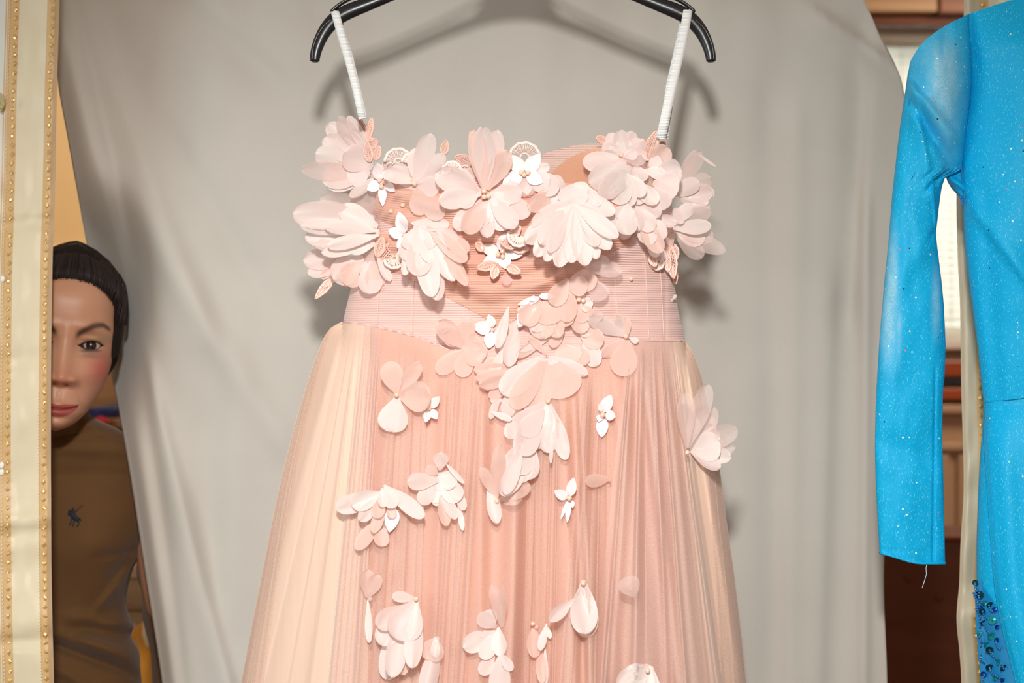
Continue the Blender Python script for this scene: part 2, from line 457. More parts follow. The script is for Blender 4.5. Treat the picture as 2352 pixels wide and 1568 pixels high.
child_box('plinth', wd, M['dark_brown'], -1.93, -1.02, 4.06, 4.5, 0, .06)
# wall picture rail strip behind the head
o = MB().box(-2.5, -.2, 4.57, 4.598, 1.72, 1.76, .004).build('trim_3', basic('cream_strip', srgb(236, 214, 170), .6)); tag(o, 'cream strip along the yellow wall', kind='structure')
# things seen between the woman's arm and waist
tb = empty('side_table', (-.70, 2.9, 0)); tag(tb, 'tan wooden side table of horizontal boards beside the woman\'s elbow', 'table')
child_box('table_top', tb, M['pine'], -.98, -.42, 2.7, 3.1, 1.0, 1.02, bev=.003)
child_box('board', tb, M['tan_wood'], -.97, -.43, 2.71, 2.73, .945, .998, bev=.002)
child_box('board', tb, M['tan_wood'], -.97, -.43, 2.715, 2.735, .875, .935, bev=.002)
child_box('board', tb, M['pine'], -.97, -.43, 2.71, 2.73, .84, .87, bev=.002)
for x in (-.97, -.46):
    for y in (2.72, 3.05):
        child_box('leg', tb, M['tan_wood'], x, x+.03, y, y+.03, 0, 1.0)
def lump(name, path, radii, mat, parent=None, flat=.6, n=14):
    mb = MB().tube(path, radii, n, True, flat); o = mb.build(name, mat, parent); return o
bagm = basic('orange_fabric', srgb(214, 138, 28), .7, noise_amt=.2, noise_scale=25)
bg_ = empty('orange_bag', P(335, 1500, 2.45)); tag(bg_, 'orange fabric bag with a cream strap, between the woman\'s waist and arm', 'bag')
L = bg_.location
def rel(pts, L): return [Vector(p) - L for p in pts]
lump('bag_body', rel([P(322, 1432, 2.45), P(328, 1440, 2.45), P(330, 1470, 2.45), P(332, 1520, 2.45), P(345, 1620, 2.45), P(345, 1680, 2.45)], L), [.004, .016, .026, .028, .035, .01], bagm, bg_, .8)
lump('strap', rel([P(343, 1395, 2.43), P(338, 1430, 2.42), P(336, 1455, 2.42), P(342, 1475, 2.43), P(350, 1490, 2.44), P(356, 1478, 2.44)], L), [.007]*6, basic('cream_strap', srgb(236, 204, 160), .6), bg_, .5)
lump('bag_lining', rel([P(298, 1440, 2.47), P(306, 1450, 2.46), P(322, 1448, 2.46)], L), [.008, .014, .006], basic('lilac_lining', srgb(180, 150, 140), .8), bg_)

# ------------------------------------------------------------------ rails that carry the clothes and the backdrop
def rail(name, x0, x1, y, z, r, label, cat):
    e = empty(name, ((x0+x1)/2, y, 0)); tag(e, label, cat)
    cx = (x0+x1)/2
    MB().tube([(x0-cx, 0, z), (x1-cx, 0, z)], r, 16).build('rail_tube', M['metal'], e)
    for x in (x0+.02, x1-.02):
        MB().tube([(x-cx, 0, 0.02), (x-cx, 0, z)], r, 12).build('post', M['metal'], e)
        MB().box(x-cx-.02, x-cx+.02, -.25, .25, 0, .02, .004).build('foot', M['metal'], e)
    return e
rail('clothes_rail', -1.4, 2.4, 1.51, 2.06, .012, 'steel clothes rail above the frame carrying both dresses', 'clothes rail')
rail('backdrop_stand', -1.5, 2.5, 1.74, 2.16, .012, 'steel backdrop stand carrying the grey curtain', 'stand')
rail('drape_stand', -1.45, 2.45, 1.62, 2.12, .01, 'thin steel stand carrying both gold brocade drapes', 'stand')

# ------------------------------------------------------------------ the grey backdrop curtain
CL = [(-420, 120), (0, 122), (150, 130), (200, 134), (300, 152), (400, 170), (600, 206), (800, 243), (930, 270), (1100, 300), (1300, 331), (1568, 372), (3040, 560)]
CR = [(-420, 1950), (0, 1986), (40, 2003), (80, 2020), (130, 2048), (190, 2072), (300, 2086), (900, 2062), (1290, 2031), (1568, 2038), (3040, 2060)]
cur_folds = [  # a, b, width px, amp m (towards camera +), asym
    ((150, 120), (520, 1568), 22, .014, .6), ((165, 60), (300, 620), 16, .010, .5), ((200, 60), (470, 760), 34, .012, .5),
    ((280, 430), (640, 1000), 40, .009, 1), ((400, 330), (560, 600), 30, -.006, 1), ((370, -30), (620, 170), 26, -.009, .5),
    ((300, 620), (420, 1568), 18, -.007, 1), ((470, 1000), (500, 1568), 40, -.006, 1),
    ((1985, 70), (1950, 700), 20, -.010, .5), ((1950, 700), (1925, 1568), 34, -.006, .6), ((1905, 700), (1880, 1568), 22, .006, .6),
    ((1990, 500), (1985, 1568), 14, .006, 1), ((1765, 250), (1775, 1568), 30, -.004, 1), ((1830, 300), (1815, 1568), 26, .004, 1),
    ((1912, 52), (2075, 165), 9, .013, .25), ((500, -20), (900, 40), 30, -.006, 1), ((1690, -30), (1900, -10), 40, -.006, 1),
    ((1700, 900), (1690, 1568), 60, .006, 1), ((560, 700), (520, 1400), 40, .004, 1),
]
def curtain_y(px, py):
    Y = 1.735
    for a, b_, wd, am, asy in cur_folds:
        d, over, t = seg_dist(px, py, a, b_)
        ww = wd if d > 0 else wd / asy
        fade = exp(-((over*over - d*d) if over*over > d*d else 0) / (70.0**2))
        Y -= am * exp(-(d/ww)**2) * fade
    Y += .006 * noise.noise(Vector((px/260.0, py/700.0, 1.3))) + .0035 * noise.noise(Vector((px/90.0, py/420.0, 4.1)))
    # storage creases
    for (yy, xa, xb) in ((1212, 1690, 2040), (1086, 380, 700), (600, 420, 700), (352, 1700, 2030)):
        if xa - 60 < px < xb + 60:
            Y += .0012 * exp(-((py - yy)/7.0)**2) * smooth(xa-60, xa, px) * (1-smooth(xb, xb+60, px))
    # the hem turns away at the left edge
    e = px - sm_interp(CL, py)
    Y += .035 * exp(-(max(0, e)/20.0)**2) * smooth(100, 400, py)
    Y += .020 * exp(-(max(0, e - 55)/16.0)**2) * (1 if e > 55 else 0) * 0.0
    # the woman's head presses the edge back
    Y += .15 * exp(-abs((px-205)/112.0)**3 - abs((py-720)/230.0)**3)
    return Y
ys = [-420 + 20*i for i in range(0, 125)] + [2100 + 100*i for i in range(0, 10)]
NC = 330
vs, uv = [], []
for y in ys:
    xl = sm_interp(CL, y); xr = sm_interp(CR, y)
    for j in range(NC):
        t = j/(NC-1); px = xl + (xr-xl)*t
        vs.append(P(px, y, curtain_y(px, y))); uv.append((t, y/1000.0))
o = mesh_obj('backdrop_curtain', vs, grid_faces(len(ys), NC), M['curtain'], uvs=uv)
tag(o, 'plain grey-beige cotton backdrop curtain hanging behind the pink dress', 'curtain')
sm_ = o.modifiers.new('thick', 'SOLIDIFY'); sm_.thickness = .0012; sm_.offset = 1

# ------------------------------------------------------------------ gold brocade drapes
def brocade(name, hemgold):
    m, nt, b = new_mat(name)
    b.inputs['Roughness'].default_value = .42; b.inputs['Sheen Weight'].default_value = .3; b.inputs['Specular IOR Level'].default_value = .5
    tc = nt.nodes.new('ShaderNodeTexCoord'); sp = nt.nodes.new('ShaderNodeSeparateXYZ')
    nt.links.new(tc.outputs['UV'], sp.inputs[0])
    cr = nt.nodes.new('ShaderNodeValToRGB'); cr.color_ramp.interpolation = 'CONSTANT'
    els = hemgold
    while len(cr.color_ramp.elements) > 1: cr.color_ramp.elements.remove(cr.color_ramp.elements[-1])
    cr.color_ramp.elements[0].position = els[0][0]; cr.color_ramp.elements[0].color = els[0][1]
    for p_, c_ in els[1:]:
        e = cr.color_ramp.elements.new(p_); e.color = c_
    nt.links.new(sp.outputs[0], cr.inputs['Fac'])
    n = nt.nodes.new('ShaderNodeTexNoise'); n.inputs['Scale'].default_value = 9; n.inputs['Detail'].default_value = 4
    nt.links.new(tc.outputs['Object'], n.inputs['Vector'])
    mx = nt.nodes.new('ShaderNodeMix'); mx.data_type = 'RGBA'; mx.blend_type = 'MULTIPLY'; mx.inputs[0].default_value = 1
    rr = nt.nodes.new('ShaderNodeMapRange'); rr.inputs['To Min'].default_value = .9; rr.inputs['To Max'].default_value = 1.05
    nt.links.new(n.outputs['Fac'], rr.inputs['Value'])
    nt.links.new(cr.outputs['Color'], mx.inputs[6]); nt.links.new(rr.outputs['Result'], mx.inputs[7]); nt.links.new(mx.outputs[2], b.inputs['Base Color'])
    w = nt.nodes.new('ShaderNodeTexNoise'); w.inputs['Scale'].default_value = 1200; w.inputs['Detail'].default_value = 1
    nt.links.new(tc.outputs['Object'], w.inputs['Vector'])
    bp = nt.nodes.new('ShaderNodeBump'); bp.inputs['Strength'].default_value = .35; bp.inputs['Distance'].default_value = .0004
    nt.links.new(w.outputs['Fac'], bp.inputs['Height']); nt.links.new(bp.outputs['Normal'], b.inputs['Normal'])
    return m
creamc = srgb(228, 214, 182); goldb = srgb(214, 176, 122); pal = srgb(222, 196, 158); silver = srgb(224, 226, 216)
# U = distance from the hem in px / 400
mb_l = brocade('brocade_left', [(0, pal), (7/400, goldb), (27/400, creamc), (92/400, goldb), (118/400, silver), (120/400, goldb), (122/400, silver)])
mb_r = brocade('brocade_right', [(0, srgb(206, 190, 162)), (33/400, goldb), (56/400, creamc), (130/400, goldb), (150/400, creamc)])
gold_foil = basic('gold_foil', srgb(226, 190, 122), .35, metal=.45)
LE = [(-420, 142), (0, 137), (100, 134), (200, 131), (400, 127), (500, 124), (600, 121), (800, 118), (1000, 117), (1250, 118), (1400, 120), (1568, 124), (3040, 150)]
RE = [(-420, 2218), (0, 2214), (60, 2213), (300, 2204), (450, 2197), (600, 2200), (700, 2205), (900, 2208), (1000, 2211), (1130, 2213), (1250, 2206), (1340, 2203), (1420, 2197), (1500, 2204), (1568, 2208), (3040, 2215)]
def drape(name, edge, sgn, width, mat, label, Y0, folds):
    root = empty(name, (P(edge[3][1], 784, Y0).x, Y0, 0)); tag(root, label, 'drape', 'gold brocade drapes either side of the backdrop')
    def dy(e, py):
        Y = Y0 + .004*sin(e/60.0+.5) + .006*noise.noise(Vector((e/120.0, py/160.0, 2 + sgn))) + .0025*noise.noise(Vector((e/30.0, py/60.0, 7)))
        Y += .010*sin(py/330.0 + e/200.0)
        for (yy, a, wd) in folds:
            Y += a*exp(-((py + e*.12*sgn - yy)/wd)**2)
        Y += .006*exp(-(e/7.0)**2)
        return Y
    vs, uv = [], []
    ys_ = [-400 + 14*i for i in range(0, 150)] + [1720 + 90*i for i in range(0, 15)]
    es = [0, 2, 4, 6] + [8 + (width-8)*k/70.0 for k in range(71)]
    for y in ys_:
        x0 = sm_interp(edge, y)
        for e in es:
            vs.append(P(x0 + sgn*e, y, dy(e, y)) - root.location); uv.append((e/400.0, y/1000.0))
    c = mesh_obj('cloth_panel', vs, grid_faces(len(ys_), len(es)), mat, root, uvs=uv)
    s_ = c.modifiers.new('thick', 'SOLIDIFY'); s_.thickness = .0012; s_.offset = 1 if sgn > 0 else -1
    return root, dy
dl, dyl = drape('brocade_drape', LE, -1, 520, mb_l, 'cream brocade drape with gold diamond borders hiding half of the woman', 1.60,
                [(505, .006, 10), (1190, -.006, 22), (1215, .006, 16), (1300, .005, 40), (1420, -.004, 30), (1465, .007, 9), (820, .003, 18)])
drr, dyr = drape('brocade_drape', RE, 1, 330, mb_r, 'gold-bordered brocade drape mostly hidden behind the turquoise dress', 1.63,
                 [(1420, -.008, 50), (1350, .005, 30), (1130, .003, 30)])
# diamonds of the woven borders, raised foil lozenges
def diamond_mesh(w, h):
    me = bpy.data.meshes.new('gold_diamond')
    v = [(-w, 0, 0), (0, 0, h), (w, 0, 0), (0, 0, -h), (-w*.32, -.0007, h*.32), (w*.32, -.0007, h*.32), (w*.32, -.0007, -h*.32), (-w*.32, -.0007, -h*.32)]
    f = [(0, 4, 1), (1, 5, 2), (2, 6, 3), (3, 7, 0), (4, 0, 7), (5, 1, 4), (6, 2, 5), (7, 3, 6), (4, 7, 6, 5)]
    me.from_pydata(v, [], f); me.materials.append(gold_foil); return me
dm = diamond_mesh(.0028, .0036)
def diamonds(root, edge, sgn, dy, e, y0, y1, step):
    y = y0
    while y < y1:
        p = P(sm_interp(edge, y) + sgn*e, y, dy(e, y) - .0008)
        o = bpy.data.objects.new('gold_diamond', dm); COL.objects.link(o); o.parent = root
        o.location = p - root.location; o.rotation_euler = (random.uniform(-.35, .35), random.uniform(-.15, .15), random.uniform(-.5, .5))
        y += step
diamonds(dl, LE, -1, dyl, 17, -20, 1600, 20.5)
diamonds(dl, LE, -1, dyl, 101, -20, 1600, 20.8)
diamonds(drr, RE, 1, dyr, 44, -10, 40, 21)
diamonds(drr, RE, 1, dyr, 44, 640, 1600, 21)
# stitching and the embroidered motif at the frame's left edge
thread_cream = basic('cream_thread', srgb(246, 236, 206), .4, spec=.6)
def stitches(root, edge, sgn, dy, e, y0, y1, step):
    mb = MB(); y = y0
    while y < y1:
        a = P(sm_interp(edge, y) + sgn*e, y, dy(e, y) - .0009) - root.location
        b2 = P(sm_interp(edge, y+step*.6) + sgn*e, y+step*.6, dy(e, y+step*.6) - .0009) - root.location
        mb.tube([a, b2], .0005, 4); y += step
    o = mb.build('stitching', thread_cream, root); o['kind'] = 'stuff'
stitches(dl, LE, -1, dyl, 29, 900, 1600, 7)
stitches(dl, LE, -1, dyl, 114, -20, 1600, 9)
olive_thread = basic('olive_thread', srgb(196, 182, 120), .4)
mb = MB()
for r_, n_ in ((20, 0), (15, 1), (10, 2)):
    pts = []
    for k in range(13):
        a = -1.9 + 3.4*k/12
        px, py = -12 + r_*1.15*cos(a), 236 + r_*1.2*sin(a)
        pts.append(P(px, py, dyl(sm_interp(LE, py)-px, py) - .001) - dl.location)
    mb.tube(pts, .0009, 5)
mb.tube([P(9, 228, 1.597) - dl.location, P(9, 240, 1.597) - dl.location, P(3, 252, 1.597) - dl.location], .0012, 5)
mb.build('embroidered_motif', olive_thread, dl)
mb = MB()
for (cx_, cy_) in ((4, 1068), (4, 1084), (6, 640)):
    mb.ball(P(cx_, cy_, dyl(110, cy_) - .002) - dl.location, .003, 8, 6, (1, .5, 1.3))
mb.build('pearl_bead', basic('bead_white', srgb(245, 240, 225), .2), dl)


# ------------------------------------------------------------------ the black hanger
Y0 = 1.51
hg = empty('clothes_hanger', P(1176, -330, Y0)); tag(hg, 'black plastic clothes hanger carrying the pink dress', 'hanger')
def HL(pts, Y=Y0): return [P(x, y, Y) - hg.location for x, y in pts]
def arm_side(s):
    c = 1178
    return [(c + s*x, y) for x, y in ((455, 143), (454, 128), (449, 108), (440, 86), (428, 66), (412, 48), (392, 34), (366, 22), (335, 10), (290, -8), (230, -33), (170, -58), (100, -84), (50, -98), (0, -104))]
body = MB()
left = arm_side(-1); right = arm_side(1)
pts = left + right[::-1][1:]
def hang_r(i, n):
    k = min(i, n-1-i)
    return (.0048, .0056, .0062, .0068, .0074, .0080, .0082, .0080, .0074, .0068, .0066, .0066, .0068, .0074, .0080)[min(k, 14)]
# smooth the centre line
def smooth_path(pts, sub=4):
    out = []
    n = len(pts)
    for i in range(n-1):
        p0 = Vector(pts[max(0, i-1)]); p1 = Vector(pts[i]); p2 = Vector(pts[i+1]); p3 = Vector(pts[min(n-1, i+2)])
        for k in range(sub):
            t = k/sub
            out.append(.5*((2*p1) + (-p0+p2)*t + (2*p0-5*p1+4*p2-p3)*t*t + (-p0+3*p1-3*p2+p3)*t**3))
    out.append(Vector(pts[-1])); return out
sp_ = smooth_path(HL(pts), 4); rr_ = []
n0 = len(pts)
for i in range(len(sp_)):
    f = i/4; a = int(f); rr_.append(hang_r(a, n0)*(1-(f-a)) + hang_r(min(a+1, n0-1), n0)*(f-a))
rr_[0] *= .6; rr_[-1] *= .6
body.tube(sp_, rr_, 18, True, .72)
body.build('shoulder_bar', M['black_plastic'], hg)
# raised rim along the arms
for s in (-1, 1):
    rim = MB()
    off = [(1178 + s*x, y) for x, y in ((461, 138), (459, 110), (450, 84), (435, 60), (412, 40))]
    rim.tube(smooth_path(HL(off, Y0-.0045), 5), .0011, 6)
    rim.build('rim', M['black_plastic'], hg)
# the thin upper rail with the notch
for s in (-1, 1):
    mb = MB()
    up = [(1178 + s*x, y) for x, y in ((402, 32), (414, 27), (412, 22), (394, 8), (372, -4), (345, -15), (300, -32), (230, -62), (150, -98), (60, -150), (18, -190))]
    mb.tube(smooth_path(HL(up), 5), .0021, 8, True, 1.6)
    mb.build('upper_rail', M['black_plastic'], hg)
mb = MB()
mb.tube(HL([(1178, -90), (1178, -120), (1178, -150), (1178, -180), (1178, -215)]), [.05, .040, .030, .018, .010], 24, True, .10)
mb.build('neck_web', M['black_plastic'], hg)
hk = []
for k in range(17):
    a = -pi/2 + 1.45*pi*k/16
    hk.append(P(1178, -255, Y0) + Vector((0, 0, .125)) + Vector((-.026*cos(a)*1.0, 0, .026*sin(a))) if k else None)
hk = [P(1178, -205, Y0), P(1178, -260, Y0)]
zr = 2.06
for k in range(18):
    a = -pi*.5 + 1.4*pi*k/17
    hk.append(Vector((P(1178, 0, Y0).x + .018*cos(a), Y0, zr - .0030 + .018*sin(a))))
mb = MB().tube([h - hg.location for h in hk], .0017, 8); mb.build('hook', M['metal'], hg)

# ------------------------------------------------------------------ the pink dress: surfaces
dress = empty('evening_dress', P(1176, 784, Y0)); tag(dress, 'strapless blush pink tulle gown covered in organza flowers, on a black hanger', 'dress')
DL = dress.location.copy()
BL = [(250, 860), (330, 852), (400, 850), (470, 848), (560, 834), (600, 824), (640, 812), (690, 799), (738, 788), (800, 780), (900, 775), (1000, 775)]
BR = [(250, 1500), (320, 1512), (400, 1532), (500, 1546), (600, 1546), (700, 1556), (785, 1574), (900, 1585), (1000, 1588)]
SL = [(700, 796), (738, 786), (752, 762), (790, 738), (900, 700), (1000, 672), (1130, 640), (1330, 600), (1568, 555), (2000, 480), (3100, 330)]
SR = [(740, 1566), (783, 1574), (810, 1590), (850, 1606), (940, 1626), (1080, 1652), (1200, 1668), (1350, 1689), (1568, 1713), (2000, 1755), (3100, 1860)]
SEAM = [(780, 738), (870, 752), (960, 775), (1030, 803), (1110, 850), (1200, 895), (1260, 890), (1330, 850), (1400, 812), (1470, 782), (1575, 785)]
def bod_d(y): return interp([(300, .062), (450, .082), (600, .066), (740, .058), (900, .070), (1000, .07)], y)
def sk_d(y): return interp([(700, .05), (760, .058), (900, .066), (1200, .078), (1568, .092), (3100, .15)], y)
def bodice_y(px, py):
    l, r = sm_interp(BL, py), sm_interp(BR, py)
    u = max(-1, min(1, (px - (l+r)/2)/((r-l)/2)))
    Y = Y0 - bod_d(py)*(max(0, 1-abs(u)**2.4))**.5
    # two soft bust cups
    for cx in (1010, 1370):
        Y -= .014*exp(-((px-cx)/105.0)**2 - ((py-500)/80.0)**2)
    return Y
random.seed(11)
FOLDS = []
def fold_set(n, seed, w0, w1):
    rnd = random.Random(seed); out = []
    for k in range(n):
        q = -.98 + 1.96*(k + rnd.uniform(.1, .9))/n
        out.append((q, rnd.uniform(-.035, .035), rnd.uniform(w0, w1), rnd.uniform(.5, 1.0), rnd.choice((.4, .6, 1, 1.6, 2))))
    return out
FA = fold_set(15, 3, .022, .07)
FB = [(q+.02*sin(7*k), d, w_, a*(k % 3)/2.0, s_) for k, (q, d, w_, a, s_) in enumerate(fold_set(30, 5, .008, .018))]
def fold_val(fs, u, t):
    v = 0.0
    for (q, dr_, w_, a, asy) in fs:
        d = u - q - dr_*t
        if abs(d) > .2: continue
        ww = w_ if d > 0 else w_*asy
        v += a*exp(-(d/ww)**2)
    return v
def skirt_y(px, py, folds=True):
    l, r = sm_interp(SL, py), sm_interp(SR, py)
    u = max(-1, min(1, (px - (l+r)/2)/((r-l)/2)))
    Y = Y0 - sk_d(py)*(max(0, 1-abs(u)**3.4))**.5
    sy = interp(SEAM, px)
    t = max(0, (py - sy)/700.0)
    k = smooth(0, .10, t)
    Yb = bodice_y(px, sy) - .0012
    Y = Yb*(1-k) + Y*k
    if folds:
        e = (1-abs(u)**6)
        side = .35 + .65*smooth(.0, .25, (px - (l + .22*(r-l)))/(r-l)) # calmer on the left gore
        g = smooth(-.01, .12, t)*(.6+.5*min(1.6, t))
        Y -= .019*g*e*side*fold_val(FA, u, min(1.6, t))
        Y -= .0006*(.4+.6*g)*e*side*fold_val(FB, u, min(1.6, t))
    return Y
def front_y(px, py):
    sy = interp(SEAM, px)
    return bodice_y(px, py) if py < sy else skirt_y(px, py)

def ring_surface(rowsfn, nth, nrow, folds_amp=0.0):
    pass

m_lining = basic('peach_lining', srgb(234, 178, 157), .55, sheen=.4, noise_amt=.05, noise_scale=30, bump=.1, bump_scale=700, stretch=(1, 1, .15))
m_tulle = sheer('blush_tulle', srgb(248, 217, 202), alpha=.42, trans=.2, rough=.5, sheen=.1, weave=.06, weave_scale=700, bumpd=.0002)
m_tulle_g = sheer('mauve_tulle', srgb(246, 222, 212), alpha=.44, trans=.2, rough=.5, sheen=.1, weave=.06, weave_scale=700, bumpd=.0002)
m_cream = sheer('cream_peach_organza', srgb(252, 222, 200), alpha=.9, trans=.15, rough=.5, sheen=.15, streak=.025)
m_edge = sheer('edge_tulle', srgb(246, 222, 208), alpha=.28, trans=.3, rough=.5, sheen=.2, weave=.1, weave_scale=700)
m_bodice = ribbed('silvery_rib', srgb(250, 204, 192), 'Z', 132, .42, .3, .0009, srgb(252, 216, 208), .6)
m_gather = ribbed('peach_gathered_mesh', srgb(246, 182, 158), 'Z', 190, .5, .2, .0007, srgb(248, 194, 174), .4)

# skirt lining: closed ring
def skirt_ring(name, off, mat, front_only=False, nth=560, extra=None):
    vs, uv = [], []
    vrows = [0, .004, .01, .02, .03] + [.03 + .05*k for k in range(1, 20)]
    vrows = [v for v in vrows if v < .8] + [.85, 1.0, 1.4, 1.9, 2.4, 3.1]
    th0, th1 = (0, pi) if front_only else (0, 2*pi)
    for v in vrows:
        for k in range(nth):
            th = th0 + (th1-th0)*k/(nth-1 if front_only else nth)
            c = -cos(th); front = th <= pi
            y = 900.0
            for _ in range(7):
                l, r = sm_interp(SL, y), sm_interp(SR, y)
                x = (l+r)/2 + (r-l)/2*c
                sy = interp(SEAM, x) if front else 775.0 + 0*x
                if front:
                    pass
                else:
                    m_ = smooth(.75, 1, abs(c)); sy = 775*(1-m_) + interp(SEAM, x)*m_
                y = sy + v*700*1.42
            if front:
                Y = skirt_y(x, y) + off
                if extra: Y -= extra(x, y)
            else:
                l, r = sm_interp(SL, y), sm_interp(SR, y)
                u = max(-1, min(1, (x-(l+r)/2)/((r-l)/2)))
                Y = Y0 + .6*sk_d(y)*(max(0, 1-abs(u)**2.2))**.55*(1 + .08*sin(26*u)) - off*.5
            vs.append(P(x, y, Y) - DL); uv.append((k/nth, v))
    fs = grid_faces(len(vrows), nth, wrap=not front_only)
    return mesh_obj(name, vs, fs, mat, dress, uvs=uv)
skirt_ring('skirt_lining', .0, m_lining)

# tulle sheets laid over the lining; edges given in px at the waist and at the frame's bottom
def sheet(name, top, bot, off, mat, ncol=120, seed=1, amp=.006, nf=14, y_top=None, y_bot=3050, label=None, w=(.02, .06), curve=None, hem=0.0, hug=None):
    fs_ = fold_set(nf, seed, w[0], w[1])
    vs, uv = [], []
    rows = [0, .006, .015, .03, .05] + [.05+.045*k for k in range(1, 22)] + [1.2, 1.5, 1.9, 2.4, 3.0]
    for v in rows:
        for k in range(ncol):
            q = k/(ncol-1)
            xt = top[0] + (top[1]-top[0])*q
            ty = (y_top if y_top is not None else interp(SEAM, xt) + 1)
            y = ty + v*(1568-ty)
            if y > y_bot: y = y_bot
            bulge = (curve or 0)*sin(pi*min(1, v))
            x = xt + ((bot[0] + (bot[1]-bot[0])*q) - xt)*v + bulge
            l, r = sm_interp(SL, y), sm_interp(SR, y)
            if top[0] < 800: x = x if v > 1 else max(x, l - 1) if q > 0 else l - 1
            if q == 0 and top[0] < 800: x = l - 1.5
            if q == 1 and top[1] > 1560: x = r + 1.5
            if hug: ww_ = hug[0] + (hug[1]-hug[0])*min(v, 1.5); x = l - 1.5 + ww_*q if top[0] < 900 else r + 1.5 - ww_*(1-q)
            x = max(l - 2, min(r + 2, x))
            Y = skirt_y(x, y) - off*smooth(-.02, .12, v) - .0008
            qq = -1 + 2*q
            Y -= amp*smooth(0, .2, v)*fold_val(fs_, qq, v)
            Y += hem*0
            vs.append(P(x, y, Y) - DL); uv.append((q, v))
    o = mesh_obj(name, vs, grid_faces(len(rows), ncol), mat, dress, uvs=uv)
    if label: o['label'] = label
    return o
sheet('side_gore', (786, 850), (554, 845), .010, m_cream, 90, 21, .0035, 4, w=(.1, .3), label='smooth cream-peach organza side of the skirt')
sheet('side_gore', (1528, 1574), (1560, 1713), .006, m_cream, 60, 22, .005, 4, w=(.1, .3), label='pale cream-peach organza strip at the skirt\'s other side')
sheet('tulle_layer', (840, 1545), (760, 1648), .007, m_tulle, 420, 23, .009, 15, w=(.02, .09))
sheet('tulle_layer', (1440, 1545), (1360, 1660), .015, m_tulle_g, 150, 24, .012, 9, w=(.03, .14), label='mauve-pink tulle swath with soft vertical folds')
sheet('tulle_layer', (838, 876), (752, 830), .014, m_tulle_g, 50, 25, .008, 3, w=(.1, .3), label='narrow mauve tulle pleat beside the smooth side')
sheet('tulle_layer', (905, 985), (850, 962), .013, m_tulle, 60, 36, .006, 4, w=(.08, .3))
sheet('tulle_layer', (1340, 1400), (1285, 1400), .013, m_tulle, 60, 37, .006, 4, w=(.08, .3))
sheet('tulle_layer', (1030, 1110), (985, 1065), .012, m_tulle, 60, 26, .006, 4, w=(.08, .3))
sheet('tulle_layer', (1215, 1290), (1190, 1275), .012, m_tulle, 60, 27, .006, 5, w=(.05, .2))
sheet('tulle_layer', (1548, 1576), (1630, 1716), .010, m_edge, 50, 28, .003, 3, w=(.1, .3), hug=(10, 60))
sheet('tulle_layer', (785, 790), (552, 598), .013, m_edge, 60, 29, .003, 3, w=(.1, .3), hug=(8, 52))

# bodice: closed tube, back rising into a sheer arc
TOPF = [(850, 395), (880, 378), (960, 372), (1060, 385), (1130, 375), (1210, 380), (1255, 430), (1330, 440), (1392, 410), (1430, 360), (1460, 345), (1530, 345)]
TOPB = [(850, 395), (1000, 405), (1180, 408), (1236, 380), (1250, 352), (1320, 333), (1395, 330), (1480, 318), (1530, 340)]
vs, uv = [], []
NT, NR = 300, 60
for i in range(NR):
    v = i/(NR-1)
    for k in range(NT):
        th = 2*pi*k/NT; c = -cos(th); front = th <= pi
        y = 500.0
        for _ in range(7):
            l, r = sm_interp(BL, y), sm_interp(BR, y)
            x = (l+r)/2 + (r-l)/2*c
            tt = interp(TOPF, x) if front else interp(TOPB, x)
            m_ = smooth(.8, 1, abs(c)); tt = tt*(1-m_) + interp(TOPF, x)*m_
            bb = interp(SEAM, x) + 6 if front else 790*(1-m_) + (interp(SEAM, x)+6)*m_
            y = tt + v*(bb-tt)
        if front:
            Y = bodice_y(x, y)
            for sx in (1005, 1412, 1528):     # boning / panel seams
                xs = sx + (y-600)*(.0 if sx != 1412 else .0)
                Y += .0012*exp(-((x-xs)/4.0)**2)
            Y -= .0012*noise.noise(Vector((x/40, y/14, 0)))
        else:
            u = max(-1, min(1, (x-(l+r)/2)/((r-l)/2)))
            Y = Y0 + .45*bod_d(y)*(max(0, 1-abs(u)**2.4))**.5
        vs.append(P(x, y, Y) - DL); uv.append((k/NT, v))
mesh_obj('bodice', vs, grid_faces(NR, NT, wrap=True), m_bodice, dress, uvs=uv)
# peach lining seen over the front edge and the sheer neckline arc in front of it
m_arc = sheer('sheer_beige_net', srgb(226, 204, 184), alpha=.34, trans=.2, rough=.5, sheen=.1, weave=.08, weave_scale=900)
def patch(name, fn_top, fn_bot, x0, x1, yfn, mat, nc=60, nr=24, label=None):
    vs, uv = [], []
    for i in range(nr):
        for j in range(nc):
            x = x0 + (x1-x0)*j/(nc-1); a, b_ = fn_top(x), fn_bot(x); y = a + (b_-a)*i/(nr-1)
            vs.append(P(x, y, yfn(x, y)) - DL); uv.append((j/(nc-1), i/(nr-1)))
    o = mesh_obj(name, vs, grid_faces(nr, nc), mat, dress, uvs=uv)
    if label: o['label'] = label
    return o
A1 = [(1236, 398), (1250, 372), (1290, 346), (1340, 330), (1400, 329), (1460, 336), (1500, 350)]
A2 = [(1240, 430), (1262, 402), (1300, 368), (1350, 344), (1400, 338), (1460, 346), (1500, 360)]
patch('neckline_net', lambda x: sm_interp(A1, x), lambda x: 470, 1238, 1500, lambda x, y: 1.475 - .022*smooth(340, 470, y), m_arc, label='sheer beige net arching over the neckline')
patch('neckline_lining', lambda x: sm_interp(A2, x), lambda x: 475, 1242, 1500, lambda x, y: 1.487 - .026*smooth(340, 475, y), basic('apricot_satin', srgb(240, 166, 128), .4, sheen=.3, bump=.2), label='bright apricot satin lining at the neckline')
